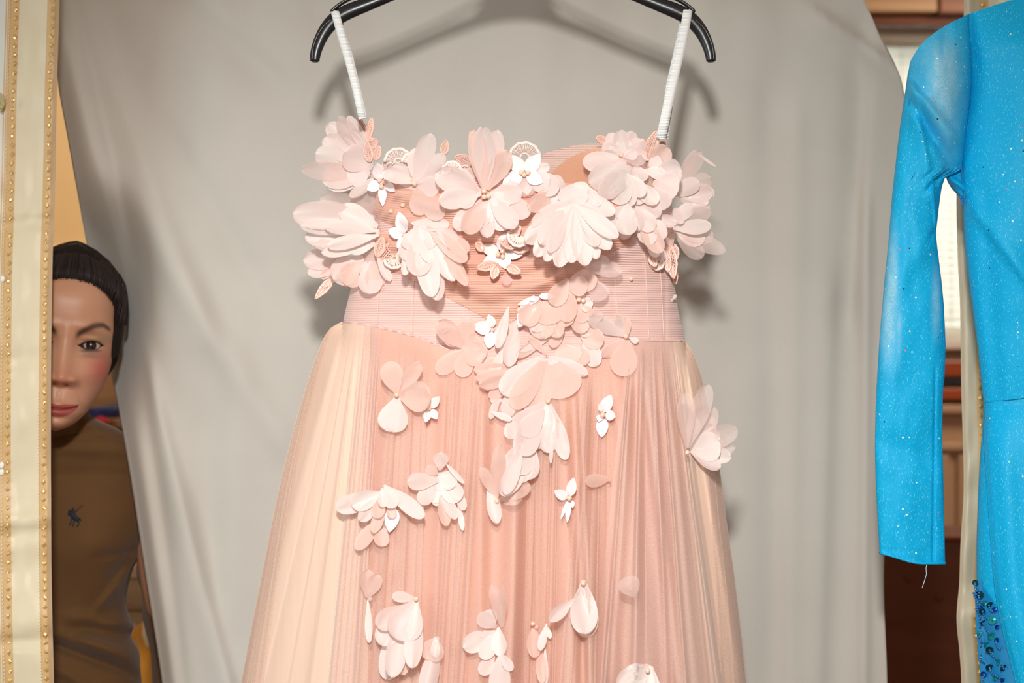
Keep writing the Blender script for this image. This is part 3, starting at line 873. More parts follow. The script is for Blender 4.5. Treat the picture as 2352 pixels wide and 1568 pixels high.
# gathered peach mesh draped over the cups, coming to a point at the waist
GT = [(862, 400), (960, 385), (1060, 390), (1150, 380), (1230, 400), (1300, 420), (1450, 430)]
GB = [(862, 610), (900, 622), (960, 650), (1040, 690), (1100, 722), (1148, 748), (1200, 722), (1270, 668), (1340, 620), (1400, 580), (1450, 560)]
def gather_y(x, y):
    b_ = interp(GB, x)
    # drape lines sag towards the point of the V
    s = y - .00055*(x-1150)**2*-1
    s = y + .0009*(x-1150)**2
    d = .0022*sin(s/9.0 + 1.2*noise.noise(Vector((x/120, y/90, 3)))) + .002*sin(s/23.0+1) + .003*noise.noise(Vector((x/90, s/40, 9)))
    return bodice_y(x, y) - .0010 - .0040*smooth(1.0, .86, (y-400)/max(60, b_-400)) + d*1.7*smooth(1.0, .85, (y-400)/max(60, b_-400))
patch('gathered_mesh', lambda x: sm_interp(GT, x), lambda x: sm_interp(GB, x), 864, 1448, gather_y, m_gather, 180, 130, label='deeper peach gathered mesh across the bust')
# piping along the waist seam and vertical boning threads
mb = MB()
mb.tube([P(x, interp(SEAM, x)-1, bodice_y(x, interp(SEAM, x)) - .0014) - DL for x in [790 + 8*k for k in range(98)]], .0011, 6)
mb.build('waist_seam', m_bodice, dress)
m_thread = basic('shiny_pink_thread', srgb(244, 206, 194), .3, spec=.7)
for sx in (872, 952, 1412, 1482, 1516):
    mb = MB()
    y1 = interp(SEAM, sx)
    mb.tube([P(sx + (y-600)*(.05 if sx > 1200 else -.04), y, bodice_y(sx, y) - .0006) - DL for y in range(590 if sx < 1200 else 575, int(y1), 12)], .0004, 5)
    mb.build('panel_seam', m_thread, dress)

# white grosgrain hanging loops
m_rib = ribbed('white_grosgrain', srgb(252, 254, 253), 'Z', 190, .6, .1, .0005, srgb(252, 254, 253), .4)
def loop(name, pts, w):
    mb = MB(); vs = []; n = len(pts)
    for i, (x, y, Yd) in enumerate(pts):
        p = P(x, y, Yd)
        a = Vector(P(*pts[max(0, i-1)])); b2 = Vector(P(*pts[min(n-1, i+1)])); t = b2-a; t.y = 0
        if t.length < 1e-5: t = Vector((0, 0, 1))
        t.normalize(); s = Vector((t.z, 0, -t.x)); 
        if s.x < 0: s = -s
        ww = (w[0] + (w[1]-w[0])*min(1, max(0, (y-20)/250.0)))/2*Yd/F
        vs += [p - s*ww - DL, p - s*ww*.3 - DL + Vector((0, -.0005, 0)), p + s*ww*.3 - DL + Vector((0, -.0005, 0)), p + s*ww - DL]
    o = mesh_obj(name, vs, grid_faces(n, 4), m_rib, dress)
    s_ = o.modifiers.new('t', 'SOLIDIFY'); s_.thickness = .0008; return o
loop('hanging_loop', [(832, 272, 1.455), (818, 205, 1.468), (806, 158, 1.478), (793, 112, 1.488), (783, 78, 1.496), (774, 44, 1.5005), (770, 30, 1.503), (769, 24, 1.508), (770, 24, 1.513), (773, 32, 1.518), (785, 80, 1.518), (802, 130, 1.51), (835, 272, 1.47)], (19, 17))
loop('hanging_loop', [(1518, 318, 1.455), (1534, 240, 1.465), (1552, 160, 1.478), (1566, 100, 1.488), (1574, 60, 1.497), (1578, 34, 1.5015), (1580, 24, 1.505), (1580, 20, 1.509), (1580, 21, 1.514), (1576, 34, 1.518), (1560, 110, 1.517), (1540, 200, 1.50), (1524, 318, 1.47)], (21, 22))

# ------------------------------------------------------------------ flowers
from mathutils.bvhtree import BVHTree
_v, _f = [], []
for ob in list(COL.objects):
    if ob.parent == dress and ob.type == 'MESH' and ob.name.split('.')[0] in ('skirt_lining', 'side_gore', 'tulle_layer', 'bodice', 'gathered_mesh', 'neckline_net'):
        o_ = len(_v); _v += [v.co + DL for v in ob.data.vertices]; _f += [tuple(o_ + i for i in p.vertices) for p in ob.data.polygons]
BVH = BVHTree.FromPolygons(_v, _f)
_cache = {}
def hit_y(px, py):
    """depth of the outermost cloth of the dress at this place"""
    k = (round(px/2), round(py/2))
    if k not in _cache:
        d = P(px, py, 1.0) - Vector((0, 0, CAM_Z))
        h = BVH.ray_cast(Vector((0, 0, CAM_Z)), d.normalized())
        _cache[k] = h[0].y if h[0] is not None and h[0].y < Y0 + .01 else Y0 - .004
    return _cache[k]
m_org = sheer('blush_organza', srgb(249, 230, 225), alpha=.84, trans=.2, rough=.42, sheen=.15, bumpd=.0003)
m_org_w = sheer('white_organza', srgb(249, 236, 231), alpha=.88, trans=.18, rough=.4, sheen=.15, bumpd=.0003)
m_org_p = sheer('peach_organza', srgb(250, 218, 206), alpha=.78, trans=.2, rough=.42, sheen=.15, bumpd=.0003)
m_ghost = sheer('thin_organza', srgb(250, 228, 222), alpha=.5, trans=.3, rough=.45, sheen=.2)
m_satin = basic('white_satin_petal', srgb(252, 236, 236), .38, sheen=.3, spec=.5)
m_pearl = basic('gold_pearl', srgb(250, 212, 184), .16, spec=.6)
m_pearl.node_tree.nodes['Principled BSDF'].inputs['Coat Weight'].default_value = .8
MK = {'o': m_org, 'w': m_org_w, 'p': m_org_p, 'g': m_ghost, 's': m_satin}
rp = random.Random(42)
ORDER = [0]
_fy = {}
def petal(parent, bx, by, tx, ty, w, k='o', lift=None):
    """one cut petal: base and tip in px of the photograph, w its widest width"""
    ORDER[0] += 1
    L = sqrt((tx-bx)**2 + (ty-by)**2)
    if L < 4: return
    ux, uy = (tx-bx)/L, (ty-by)/L; vx, vy = -uy, ux
    pointed = k == 's'
    NU, NV = (11, 7) if L > 30 or w > 25 else (8, 5)
    sfc = (Y0/F)
    base_y = hit_y(bx, by) - .0015 - .00012*(ORDER[0] % 40)
    tip_clear = hit_y(tx, ty)
    if lift is None: lift = rp.uniform(.16, .42) if not pointed else rp.uniform(.05, .16)
    cup = rp.uniform(.05, .22)*(1 if rp.random() < .7 else -1)
    ph = rp.uniform(0, 6.28); rf = rp.uniform(.02, .05); tw = rp.uniform(-.25, .25)
    curl = rp.uniform(-.12, .12)
    vs, uv = [], []
    for i in range(NU):
        t = sin(pi/2*i/(NU-1))**1.15 if not pointed else i/(NU-1)
        if pointed:
            h = sin(pi*min(1, t**.85))**.8*.5 if 0 < t < 1 else 0
            h = .5*(sin(pi*t**.8)**.75 if 0 < t < 1 else 0)
        else:
            tt = t
            h = .5*((.16+.84*sin(pi/2*min(1, tt/.62))**1.3) if tt < .62 else sqrt(max(0, 1-((tt-.62)/.38)**2.2)))
        h = max(h, .012)
        for j in range(NV):
            c = -1 + 2*j/(NV-1)
            lc = L*t
            wv = w*h*c
            # soft irregularity of the cut outline
            ir = 1 + .05*sin(3*c + ph)*t
            lc2 = lc*(1 + .03*sin(3*c + ph)*t*(1-t)*4)
            x = bx + ux*lc2 + vx*wv; y = by + uy*lc2 + vy*wv
            d = lift*L*t**1.25 + cup*w*h*2*(c*c) + rf*w*sin(4.5*c + ph + 3*t)*t + tw*w*h*c*t + curl*L*t*t*t
            if pointed: d += .05*w*cos(c*9)*h*2
            Yv = base_y - d*sfc
            # keep in front of the cloth
            if i and NU > 3:
                lim = base_y*(1-t) + min(base_y, tip_clear)*t - .0012 - .0035*t
                Yv = min(Yv, lim)
            Yv = min(Yv, hit_y(x, y) - .0008 - .00004*(ORDER[0] % 40))
            vs.append(P(x, y, Yv) - DL); uv.append((c*.5+.5, t))
    me_o = mesh_obj('petal', vs, grid_faces(NU, NV), MK[k], None, uvs=uv)
    me_o.parent = parent; me_o.location = -parent.location
    return me_o
def flower(name, cx, cy, petals, pearls=(), label=None, core='o', pr=6.2):
    c = P(cx, cy, hit_y(cx, cy) - .002) - DL
    mb = MB().ball((0, 0, 0), .0028, 8, 5, (1, .6, 1)); root = mb.build(name, MK[core], dress)
    root.location = c
    if label: root['label'] = label
    for p in petals: petal(root, *p)
    for (x, y) in pearls:
        q = P(x, y, hit_y(x, y) - .0095) - DL
        MB().ball((0, 0, 0), pr/2*1.12*Y0/F*1.55, 14, 9).build('pearl', m_pearl, root).location = q - c
    return root
def fan(cx, cy, r0, a0, a1, n, w, k='o', jit=.12, back=0.0):
    """n petals from (cx,cy) between angles (deg, 0 = right, 90 = down)"""
    out = []
    for i in range(n):
        a = radians(a0 + (a1-a0)*(i/(n-1) if n > 1 else .5) + rp.uniform(-5, 5)); L_ = r0*rp.uniform(1-jit, 1+jit)
        out.append((cx + back*cos(a), cy + back*sin(a), cx + L_*cos(a), cy + L_*sin(a), w*rp.uniform(.85, 1.15), k))
    return out

# --- bust, from the left
flower('fabric_flower', 848, 378, [
    (845, 400, 692, 388, 46, 'g'), (850, 372, 752, 284, 56, 'o'), (852, 372, 776, 268, 40, 'g'), (855, 368, 800, 266, 30, 'w'),
    (850, 385, 724, 352, 62, 'w'), (852, 380, 742, 318, 58, 'o'), (848, 395, 738, 410, 60, 'o'), (850, 400, 752, 428, 44, 'w'),
    (850, 370, 778, 300, 52, 'w'), (852, 372, 810, 296, 44, 'o'), (856, 376, 800, 268, 20, 'w'), (855, 385, 790, 350, 66, 'o'), (850, 392, 800, 412, 52, 'o')],
    label='large pale organza flower under the first hanging loop')
flower('fabric_flower', 868, 535, [
    (850, 470, 735, 455, 40, 'g'), (860, 500, 672, 492, 66, 'o'), (860, 510, 720, 470, 44, 'g'), (866, 525, 690, 518, 40, 'w'), (860, 548, 700, 545, 48, 'o'),
    (860, 560, 722, 562, 34, 'o'), (800, 590, 696, 598, 50, 'o'), (798, 600, 706, 626, 40, 'o'), (860, 556, 738, 580, 36, 'w'),
    (868, 520, 780, 478, 52, 'w'), (870, 530, 745, 520, 32, 'w'), (870, 540, 752, 566, 32, 'w'), (862, 560, 795, 566, 44, 'w'),
    (850, 500, 820, 440, 60, 'g'), (845, 470, 840, 520, 70, 'g')],
    label='wide spread organza flower at the bodice\'s outer side')
flower('fabric_flower', 790, 598, [
    (835, 590, 765, 642, 64, 'o'), (835, 600, 790, 652, 60, 'p'), (840, 600, 838, 634, 30, 'o'), (852, 600, 850, 675, 56, 'o'), (855, 600, 868, 660, 50, 'p'),
    (866, 590, 897, 645, 22, 'o'), (780, 590, 738, 640, 24, 'p')], [(777, 598)], core='p', label='drooping peach petals below the widest side flower')
flower('fabric_flower', 950, 415, [
    (950, 425, 990, 306, 46, 'o'), (955, 420, 955, 340, 40, 'o'), (950, 425, 1022, 355, 42, 'o'), (952, 420, 880, 392, 36, 'w'), (950, 418, 905, 378, 34, 'w'),
    (955, 432, 970, 494, 48, 'p'), (960, 436, 1016, 502, 50, 'p'), (955, 425, 1010, 430, 48, 'o'), (948, 420, 965, 385, 40, 'w'), (870, 405, 803, 452, 26, 'o')],
    [(944, 412), (952, 421)], label='organza flower with tall narrow petal on the neckline')
flower('satin_flower', 878, 420, [(874, 414, 866, 374, 30, 's', .5), (872, 420, 843, 436, 26, 's'), (878, 424, 879, 474, 20, 's'), (884, 420, 907, 440, 20, 's'), (882, 414, 905, 400, 20, 's')],
       [(872, 414), (884, 417), (876, 428)], label='white satin star flower with three pearls below the first loop')
flower('fabric_flower', 1060, 430, [
    (1105, 440, 1000, 398, 60, 'o'), (1105, 445, 1008, 462, 50, 'w'), (1100, 445, 1050, 466, 44, 'w'), (1095, 430, 1035, 402, 54, 'o'), (1100, 440, 1055, 440, 60, 'g'), (1090, 420, 1060, 395, 44, 'o')], label='broad flat organza petals beside the upright centre flower')
flower('fabric_flower', 1115, 445, [
    (1110, 436, 1090, 298, 44, 'p'), (1114, 436, 1110, 290, 54, 'o'), (1118, 436, 1142, 298, 48, 'o'), (1120, 436, 1166, 345, 50, 'p'), (1114, 436, 1120, 320, 60, 'p'),
    (1110, 460, 1044, 526, 44, 'o'), (1112, 460, 1070, 536, 52, 'p'), (1116, 462, 1120, 546, 38, 'o'), (1118, 460, 1098, 520, 44, 'o'),
    (1124, 452, 1162, 528, 54, 'w'), (1126, 450, 1218, 492, 50, 'o'), (1126, 446, 1200, 440, 54, 'o'), (1122, 452, 1186, 522, 46, 'o'), (1122, 448, 1172, 470, 50, 'w')],
    [(1112, 439), (1112, 452), (1122, 450)], label='upright organza flower with three pearls at the centre of the bust')
flower('fabric_flower', 1215, 410, [
    (1212, 405, 1284, 436, 54, 'o'), (1215, 400, 1262, 380, 26, 'w'), (1210, 405, 1262, 425, 50, 'w'), (1210, 405, 1200, 450, 50, 'g'), (1210, 405, 1175, 430, 40, 'g')])
flower('satin_flower', 1205, 397, [(1202, 396, 1171, 356, 34, 's'), (1208, 396, 1240, 354, 34, 's'), (1200, 400, 1154, 422, 34, 's'), (1210, 400, 1246, 420, 32, 's'), (1205, 402, 1212, 448, 34, 's')],
       [(1197, 396), (1213, 396), (1204, 401)], label='white satin star flower with pearls below the round lace scallop')
# --- lower bust
flower('fabric_flower', 950, 530, [
    (962, 525, 962, 634, 62, 'o'), (955, 530, 928, 632, 28, 'w'), (948, 530, 935, 600, 50, 'o'), (985, 520, 1074, 656, 34, 'p'), (980, 520, 1072, 600, 40, 'p'),
    (975, 522, 1044, 645, 44, 'w'), (985, 560, 1006, 690, 44, 'o'), (968, 522, 992, 682, 54, 'w'), (960, 520, 1012, 600, 64, 'w'), (955, 515, 985, 575, 72, 'o'),
    (945, 512, 1032, 516, 34, 'w'), (950, 525, 950, 575, 60, 'o'), (1000, 520, 1048, 560, 40, 'o')], label='large drooping tulip-like organza flower under the bust')
flower('satin_flower', 930, 541, [(928, 536, 916, 486, 30, 's'), (926, 540, 892, 528, 28, 's'), (930, 545, 912, 570, 20, 's')], [(930, 541)], label='white satin star with one pearl beside the tulip-like flower')
flower('satin_flower', 1152, 583, [(1152, 578, 1162, 534, 32, 's'), (1158, 582, 1205, 580, 30, 's'), (1154, 588, 1166, 618, 30, 's'), (1148, 588, 1108, 606, 28, 's'), (1146, 580, 1104, 566, 28, 's')],
       [(1144, 585), (1154, 577), (1155, 589)], label='flat five-petalled white satin star in the middle of the gathered mesh')
flower('fabric_flower', 1060, 560, [(1050, 545, 1052, 575, 52, 'p'), (1040, 540, 1070, 585, 40, 'p')])
# --- the great bloom
G = []
G += [(1320, 470, x, y, w_, 'w') for x, y, w_ in ((1206, 556, 52), (1228, 588, 46), (1252, 600, 40), (1282, 614, 50), (1312, 604, 46), (1346, 610, 50), (1372, 594, 40), (1402, 572, 46), (1420, 545, 40))]
G += [(1320, 455, x, y, w_, 'o') for x, y, w_ in ((1222, 520, 44), (1240, 560, 48), (1262, 580, 40), (1300, 575, 50), (1340, 580, 46), (1372, 566, 46), (1400, 540, 46))]
G += [(1318, 440, x, y, w_, 'w') for x, y, w_ in ((1250, 500, 42), (1258, 535, 46), (1290, 548, 46), (1322, 552, 44), (1356, 540, 46), (1392, 515, 44), (1412, 490, 40))]
G += [(1312, 425, x, y, w_, 'w') for x, y, w_ in ((1262, 478, 40), (1285, 505, 44), (1318, 528, 58), (1366, 500, 42), (1380, 470, 40))]
G += [(1310, 425, x, y, w_, 'w') for x, y, w_ in ((1300, 468, 46), (1340, 470, 44), (1352, 440, 36))]
G += [(1300, 440, 1212, 478, 44, 'p'), (1300, 430, 1232, 462, 40, 'p'), (1300, 430, 1262, 412, 36, 'o')]
flower('fabric_flower', 1315, 450, G, core='w', label='largest bloom, many overlapping rounded petals, brightest of all')
# --- upper right rosette and cascade
flower('fabric_flower', 1428, 358, [
    (1428, 360, 1384, 332, 34, 'o'), (1428, 358, 1398, 306, 34, 'o'), (1428, 356, 1425, 298, 36, 'o'), (1430, 356, 1456, 302, 36, 'o'), (1430, 358, 1482, 326, 42, 'o'),
    (1428, 360, 1380, 356, 28, 'w'), (1430, 362, 1486, 360, 40, 'g'), (1428, 358, 1405, 330, 34, 'w'), (1430, 358, 1440, 322, 34, 'w'), (1432, 360, 1464, 346, 34, 'o')],
    [(1427, 357)], label='grey-pink rosette with one pearl on the neckline')
flower('fabric_flower', 1420, 395, [
    (1440, 372, 1338, 372, 50, 'o'), (1445, 385, 1352, 420, 60, 'w'), (1440, 390, 1380, 452, 52, 'o'), (1430, 395, 1420, 470, 56, 'w'), (1436, 395, 1448, 474, 40, 'w'),
    (1440, 400, 1480, 450, 38, 'w'), (1436, 390, 1400, 430, 60, 'w'), (1450, 385, 1412, 400, 46, 'w'), (1460, 400, 1468, 470, 44, 'w'), (1455, 420, 1512, 466, 40, 'w'), (1460, 380, 1470, 420, 50, 'o')],
    [(1353, 377), (1362, 384)], label='broad pale organza flower above the largest bloom')
flower('fabric_flower', 1450, 480, [
    (1440, 470, 1440, 540, 50, 'w'), (1445, 470, 1400, 520, 46, 'w'), (1450, 465, 1470, 530, 46, 'o'), (1430, 460, 1440, 510, 44, 'w'), (1460, 460, 1500, 520, 46, 'o'), (1480, 455, 1512, 500, 40, 'o'), (1455, 480, 1430, 550, 36, 'o')])
flower('fabric_flower', 1530, 440, [
    (1490, 385, 1536, 338, 52, 'p'), (1500, 400, 1566, 395, 66, 'o'), (1500, 420, 1560, 430, 66, 'o'), (1550, 430, 1612, 350, 40, 'g'), (1560, 430, 1600, 345, 30, 'g'), (1600, 352, 1644, 382, 7, 'o'),
    (1555, 440, 1634, 410, 50, 'g'), (1560, 450, 1638, 440, 44, 'o'), (1590, 420, 1640, 450, 30, 'o'), (1560, 455, 1630, 478, 40, 'g'),
    (1540, 450, 1606, 416, 40, 'w'), (1575, 430, 1625, 470, 42, 'w'), (1510, 420, 1545, 460, 60, 'o'), (1500, 430, 1530, 480, 50, 'o'),
    (1545, 510, 1592, 470, 34, 'w'), (1550, 512, 1634, 482, 42, 'g'), (1540, 505, 1570, 490, 40, 'o'), (1490, 380, 1520, 370, 44, 'w'), (1480, 390, 1530, 402, 30, 'w')],
    label='wide organza flower at the bodice\'s far side, petals standing out past the edge')
flower('fabric_flower', 1552, 535, [
    (1545, 525, 1634, 518, 36, 'w'), (1548, 530, 1666, 578, 40, 'g'), (1550, 532, 1614, 592, 42, 'g'), (1548, 528, 1640, 545, 44, 'g'), (1548, 528, 1620, 550, 50, 'o')], label='thin organza petals jutting out against the grey curtain')
flower('fabric_flower', 1490, 510, [
    (1470, 490, 1530, 545, 40, 'w'), (1465, 495, 1520, 580, 44, 'p'), (1462, 500, 1500, 560, 44, 'w'), (1500, 500, 1555, 512, 30, 'o'), (1520, 560, 1518, 602, 20, 'w'), (1540, 560, 1522, 600, 16, 'o'), (1465, 480, 1500, 530, 44, 'w'),
    (1490, 540, 1510, 590, 30, 'o'), (1550, 530, 1525, 580, 22, 'p')])
# --- central cascade over the waist
flower('fabric_flower', 1310, 660, [
    (1340, 610, 1430, 622, 38, 'g'), (1340, 600, 1400, 600, 30, 'g'), (1300, 650, 1372, 640, 52, 'p'), (1300, 650, 1350, 662, 46, 'p'), (1305, 640, 1268, 700, 46, 'p'), (1302, 650, 1300, 740, 52, 'p'),
    (1360, 640, 1385, 690, 46, 'g'), (1330, 690, 1360, 705, 36, 'w'), (1325, 700, 1352, 735, 46, 'p'), (1320, 700, 1340, 765, 44, 'p'), (1330, 740, 1385, 720, 30, 'g')], [(1330, 688), (1340, 690)], core='p', label='dusky peach petals at the top of the waist cascade')
flower('fabric_flower', 1250, 715, [
    (1225, 690, 1190, 752, 40, 's'), (1240, 690, 1200, 745, 52, 'p'), (1245, 690, 1245, 778, 62, 'p'), (1250, 690, 1285, 775, 46, 'p'), (1262, 700, 1315, 742, 50, 'p'), (1250, 695, 1225, 762, 46, 'o'), (1255, 690, 1268, 745, 60, 'p'),
    (1290, 740, 1268, 798, 32, 'p'), (1240, 684, 1188, 700, 17, 's'), (1238, 680, 1274, 680, 16, 's'), (1232, 682, 1215, 690, 14, 's')], [(1192, 712)], core='p', label='cupped peach flower edged with white satin, at the waist')
flower('satin_flower', 1130, 758, [(1128, 756, 1086, 748, 32, 's'), (1132, 752, 1122, 722, 22, 's'), (1130, 762, 1122, 800, 30, 's'), (1136, 762, 1166, 782, 26, 's')], label='white satin star at the edge of the waist cascade')
flower('fabric_flower', 1065, 800, [
    (1068, 800, 1006, 738, 48, 'p'), (1068, 795, 1072, 728, 44, 'p'), (1068, 790, 1018, 770, 36, 'p'), (1070, 800, 1003, 856, 42, 'p'), (1072, 800, 1060, 866, 44, 'p'), (1062, 790, 1112, 826, 60, 'p'), (1068, 795, 1104, 780, 46, 'p')], core='p', label='flat translucent beige-pink flower left of the waist cascade')
flower('fabric_flower', 1160, 800, [
    (1185, 740, 1168, 842, 38, 'o'), (1168, 705, 1142, 800, 26, 'o'), (1150, 750, 1172, 848, 30, 'o'), (1160, 790, 1118, 898, 26, 'o'), (1178, 770, 1180, 826, 22, 'o'),
    (1190, 850, 1088, 848, 34, 'p'), (1190, 858, 1092, 868, 32, 'p'), (1192, 865, 1100, 884, 32, 'p'), (1192, 872, 1122, 912, 30, 'p'), (1188, 845, 1110, 835, 40, 'p')], core='p', label='twisted ribbon-like petals over a stack of thin peach layers')
flower('fabric_flower', 1250, 820, [
    (1255, 825, 1212, 948, 52, 'p'), (1255, 825, 1245, 935, 46, 'p'), (1252, 822, 1178, 938, 56, 'p'), (1270, 826, 1304, 912, 92, 'p'), (1262, 818, 1350, 860, 30, 'o'), (1260, 822, 1286, 868, 38, 'o'),
    (1255, 820, 1150, 902, 62, 'w'), (1253, 815, 1165, 880, 40, 'o'), (1290, 790, 1312, 838, 70, 'p'), (1320, 790, 1345, 838, 40, 'p'), (1345, 765, 1368, 842, 44, 'o'), (1330, 760, 1385, 790, 50, 'p'), (1335, 740, 1362, 765, 46, 'o'),
    (1262, 770, 1185, 820, 24, 'p'), (1262, 778, 1195, 806, 18, 'o'), (1255, 815, 1215, 770, 20, 'p')], core='p', label='full peach bloom at the centre of the waist cascade')
flower('fabric_flower', 1150, 920, [
    (1150, 895, 1126, 962, 18, 'o'), (1165, 900, 1168, 958, 34, 'o'), (1126, 945, 1176, 964, 16, 'w'), (1140, 890, 1130, 925, 14, 'o')], label='curled strip of organza below the waist bloom')
flower('fabric_flower', 1440, 775, [
    (1440, 772, 1352, 730, 38, 'o'), (1440, 768, 1414, 724, 22, 'o'), (1445, 775, 1466, 785, 16, 'o'), (1442, 772, 1440, 728, 18, 'p'), (1440, 778, 1382, 818, 30, 'p'), (1440, 780, 1428, 864, 64, 'p')], [(1438, 772)], core='p', label='three-petalled flower with one pearl right of the waist bloom')
# --- on the skirt
flower('fabric_flower', 912, 907, [(912, 905, 892, 830, 52, 'p'), (914, 902, 966, 832, 36, 'p'), (914, 908, 990, 912, 72, 'p'), (912, 912, 897, 992, 70, 'o')], [(911, 907)], core='p', label='four rounded thin petals around one pearl, high on the skirt')
flower('satin_flower', 986, 938, [(986, 936, 1010, 910, 22, 's'), (988, 940, 1004, 962, 20, 's'), (985, 942, 977, 970, 18, 's')], [(985, 937)], label='small white satin half star beside the four-petalled flower')
flower('fabric_flower', 1005, 1105, [
    (1005, 1105, 935, 1105, 42, 'o'), (1000, 1112, 964, 1156, 38, 'o'), (1005, 1090, 980, 1070, 30, 'p'), (1010, 1080, 1014, 1038, 36, 'o'), (1020, 1060, 1066, 1110, 12, 'o'), (1005, 1095, 975, 1092, 30, 'w'),
    (1010, 1120, 1048, 1192, 28, 'o'), (1012, 1130, 1026, 1208, 28, 'p'), (1052, 1150, 1063, 1218, 14, 'w'), (1000, 1095, 1005, 1155, 46, 'w'), (1000, 1090, 1030, 1155, 46, 'w'), (1010, 1095, 1056, 1150, 50, 'w'), (1005, 1088, 1048, 1112, 46, 'w'),
    (1050, 1120, 1066, 1172, 22, 'o'), (1002, 1130, 1003, 1162, 22, 'w'), (1000, 1085, 1020, 1120, 46, 'w')], core='w', label='dense ball-like organza flower in the skirt\'s centre left')
flower('fabric_flower', 880, 1128, [
    (872, 1140, 771, 1166, 46, 'o'), (876, 1138, 826, 1196, 34, 'o'), (880, 1140, 862, 1190, 32, 'p'), (872, 1190, 818, 1262, 34, 'p'), (885, 1150, 856, 1224, 28, 'p'), (884, 1212, 872, 1254, 36, 'p'), (905, 1165, 894, 1222, 34, 's'),
    (876, 1130, 808, 1162, 46, 'w'), (884, 1118, 906, 1166, 36, 'w'), (882, 1114, 974, 1188, 38, 'w'), (878, 1120, 880, 1165, 24, 'w'), (896, 1150, 902, 1190, 24, 'p')], core='w', label='bird-like white organza flower with outstretched petals on the skirt\'s left')
flower('fabric_flower', 1250, 950, [
    (1258, 922, 1160, 1002, 48, 'o'), (1262, 924, 1300, 1056, 38, 'o'), (1255, 930, 1226, 1030, 66, 'o'), (1262, 960, 1258, 1040, 46, 'o'), (1268, 1000, 1265, 1064, 9, 'o'), (1258, 926, 1254, 1002, 42, 'w'), (1250, 940, 1200, 1000, 50, 'o'),
    (1235, 960, 1195, 1045, 60, 'o')], [(1259, 921)], label='drooping organza flower hung from one pearl below the waist bloom')
flower('fabric_flower', 1200, 1060, [
    (1228, 1020, 1152, 1138, 50, 'o'), (1225, 1030, 1178, 1105, 62, 'w'), (1230, 1035, 1205, 1100, 50, 'w'), (1215, 1010, 1170, 1090, 60, 'o'), (1200, 1020, 1160, 1135, 36, 'o'), (1232, 1040, 1185, 1085, 44, 'w')], core='w', label='bright overlapping petals running down from the drooping flower')
flower('fabric_flower', 1141, 1150, [
    (1140, 1150, 1148, 1020, 34, 'p'), (1136, 1140, 1106, 1072, 28, 'p'), (1145, 1150, 1218, 1112, 38, 'p'), (1145, 1152, 1200, 1138, 34, 'p'), (1122, 1105, 1142, 1202, 32, 'w')], [(1141, 1151)], core='p', label='organza flower with pearl and a curled cream petal')
flower('satin_flower', 1385, 952, [(1384, 946, 1404, 906, 28, 's'), (1390, 952, 1414, 956, 24, 's'), (1384, 958, 1382, 1004, 28, 's'), (1380, 952, 1374, 968, 16, 's'), (1382, 946, 1378, 925, 14, 's')], [(1384, 953)], label='white satin star seen edge-on, right of centre below the waist')
flower('satin_flower', 1308, 1144, [(1308, 1140, 1318, 1096, 24, 's'), (1304, 1144, 1273, 1126, 24, 's'), (1310, 1148, 1316, 1166, 14, 's'), (1306, 1150, 1303, 1200, 13, 's'), (1304, 1150, 1288, 1192, 8, 's')], [(1308, 1144)], label='butterfly-shaped white satin star with one pearl mid skirt')
flower('fabric_flower', 1398, 1102, [(1402, 1100, 1344, 1105, 32, 'p')], core='p', label='single peach petal tucked into a tulle fold')
flower('fabric_flower', 1585, 1030, [
    (1578, 1028, 1574, 900, 42, 'g'), (1580, 1028, 1628, 882, 46, 'g'), (1584, 1030, 1642, 935, 50, 'g'), (1588, 1032, 1694, 985, 50, 'g'), (1590, 1034, 1690, 1028, 34, 'g'), (1585, 1035, 1655, 1074, 34, 'o'),
    (1590, 1020, 1640, 955, 46, 'w'), (1590, 1034, 1680, 1050, 40, 'w'), (1586, 1030, 1648, 985, 56, 'w'), (1586, 1034, 1655, 1020, 70, 'w'), (1580, 1015, 1600, 960, 30, 'o')], [(1579, 1039)], core='w', label='white organza flower sticking out from the skirt\'s right edge')
flower('fabric_flower', 850, 1375, [(842, 1372, 846, 1308, 36, 'p'), (848, 1372, 868, 1318, 34, 'p'), (845, 1378, 848, 1476, 18, 'w')], core='p', label='half-hidden petals in the fold by the smooth side')
flower('fabric_flower', 930, 1395, [
    (955, 1374, 900, 1368, 26, 'o'), (930, 1390, 866, 1440, 50, 'o'), (940, 1380, 872, 1480, 60, 'o'), (945, 1380, 886, 1560, 64, 'w'), (930, 1400, 900, 1555, 50, 'o'), (958, 1378, 946, 1534, 44, 'w'), (955, 1376, 915, 1470, 84, 'o'), (935, 1400, 925, 1550, 40, 'p')],
    [(956, 1375)], label='largest skirt flower, draped like a folded kerchief from one pearl')
flower('fabric_flower', 995, 1500, [(1006, 1462, 975, 1512, 44, 'p'), (1000, 1462, 1000, 1520, 40, 'g'), (1004, 1470, 975, 1600, 44, 'o'), (1000, 1462, 1000, 1510, 22, 'w')], label='partly folded flower at the lower frame edge beside the kerchief one')
flower('fabric_flower', 1120, 1470, [
    (1152, 1440, 1130, 1342, 26, 'g'), (1156, 1440, 1152, 1344, 20, 'g'), (1140, 1440, 1098, 1412, 40, 'o'), (1140, 1450, 1064, 1488, 48, 'w'), (1140, 1450, 1108, 1514, 40, 'w'), (1145, 1440, 1148, 1506, 34, 'w'), (1135, 1440, 1120, 1400, 34, 'w'),
    (1150, 1500, 1176, 1540, 24, 'o'), (1135, 1500, 1105, 1550, 34, 'o'), (1150, 1500, 1146, 1600, 50, 'o')], core='w', label='butterfly-like organza flower low in the middle of the skirt')
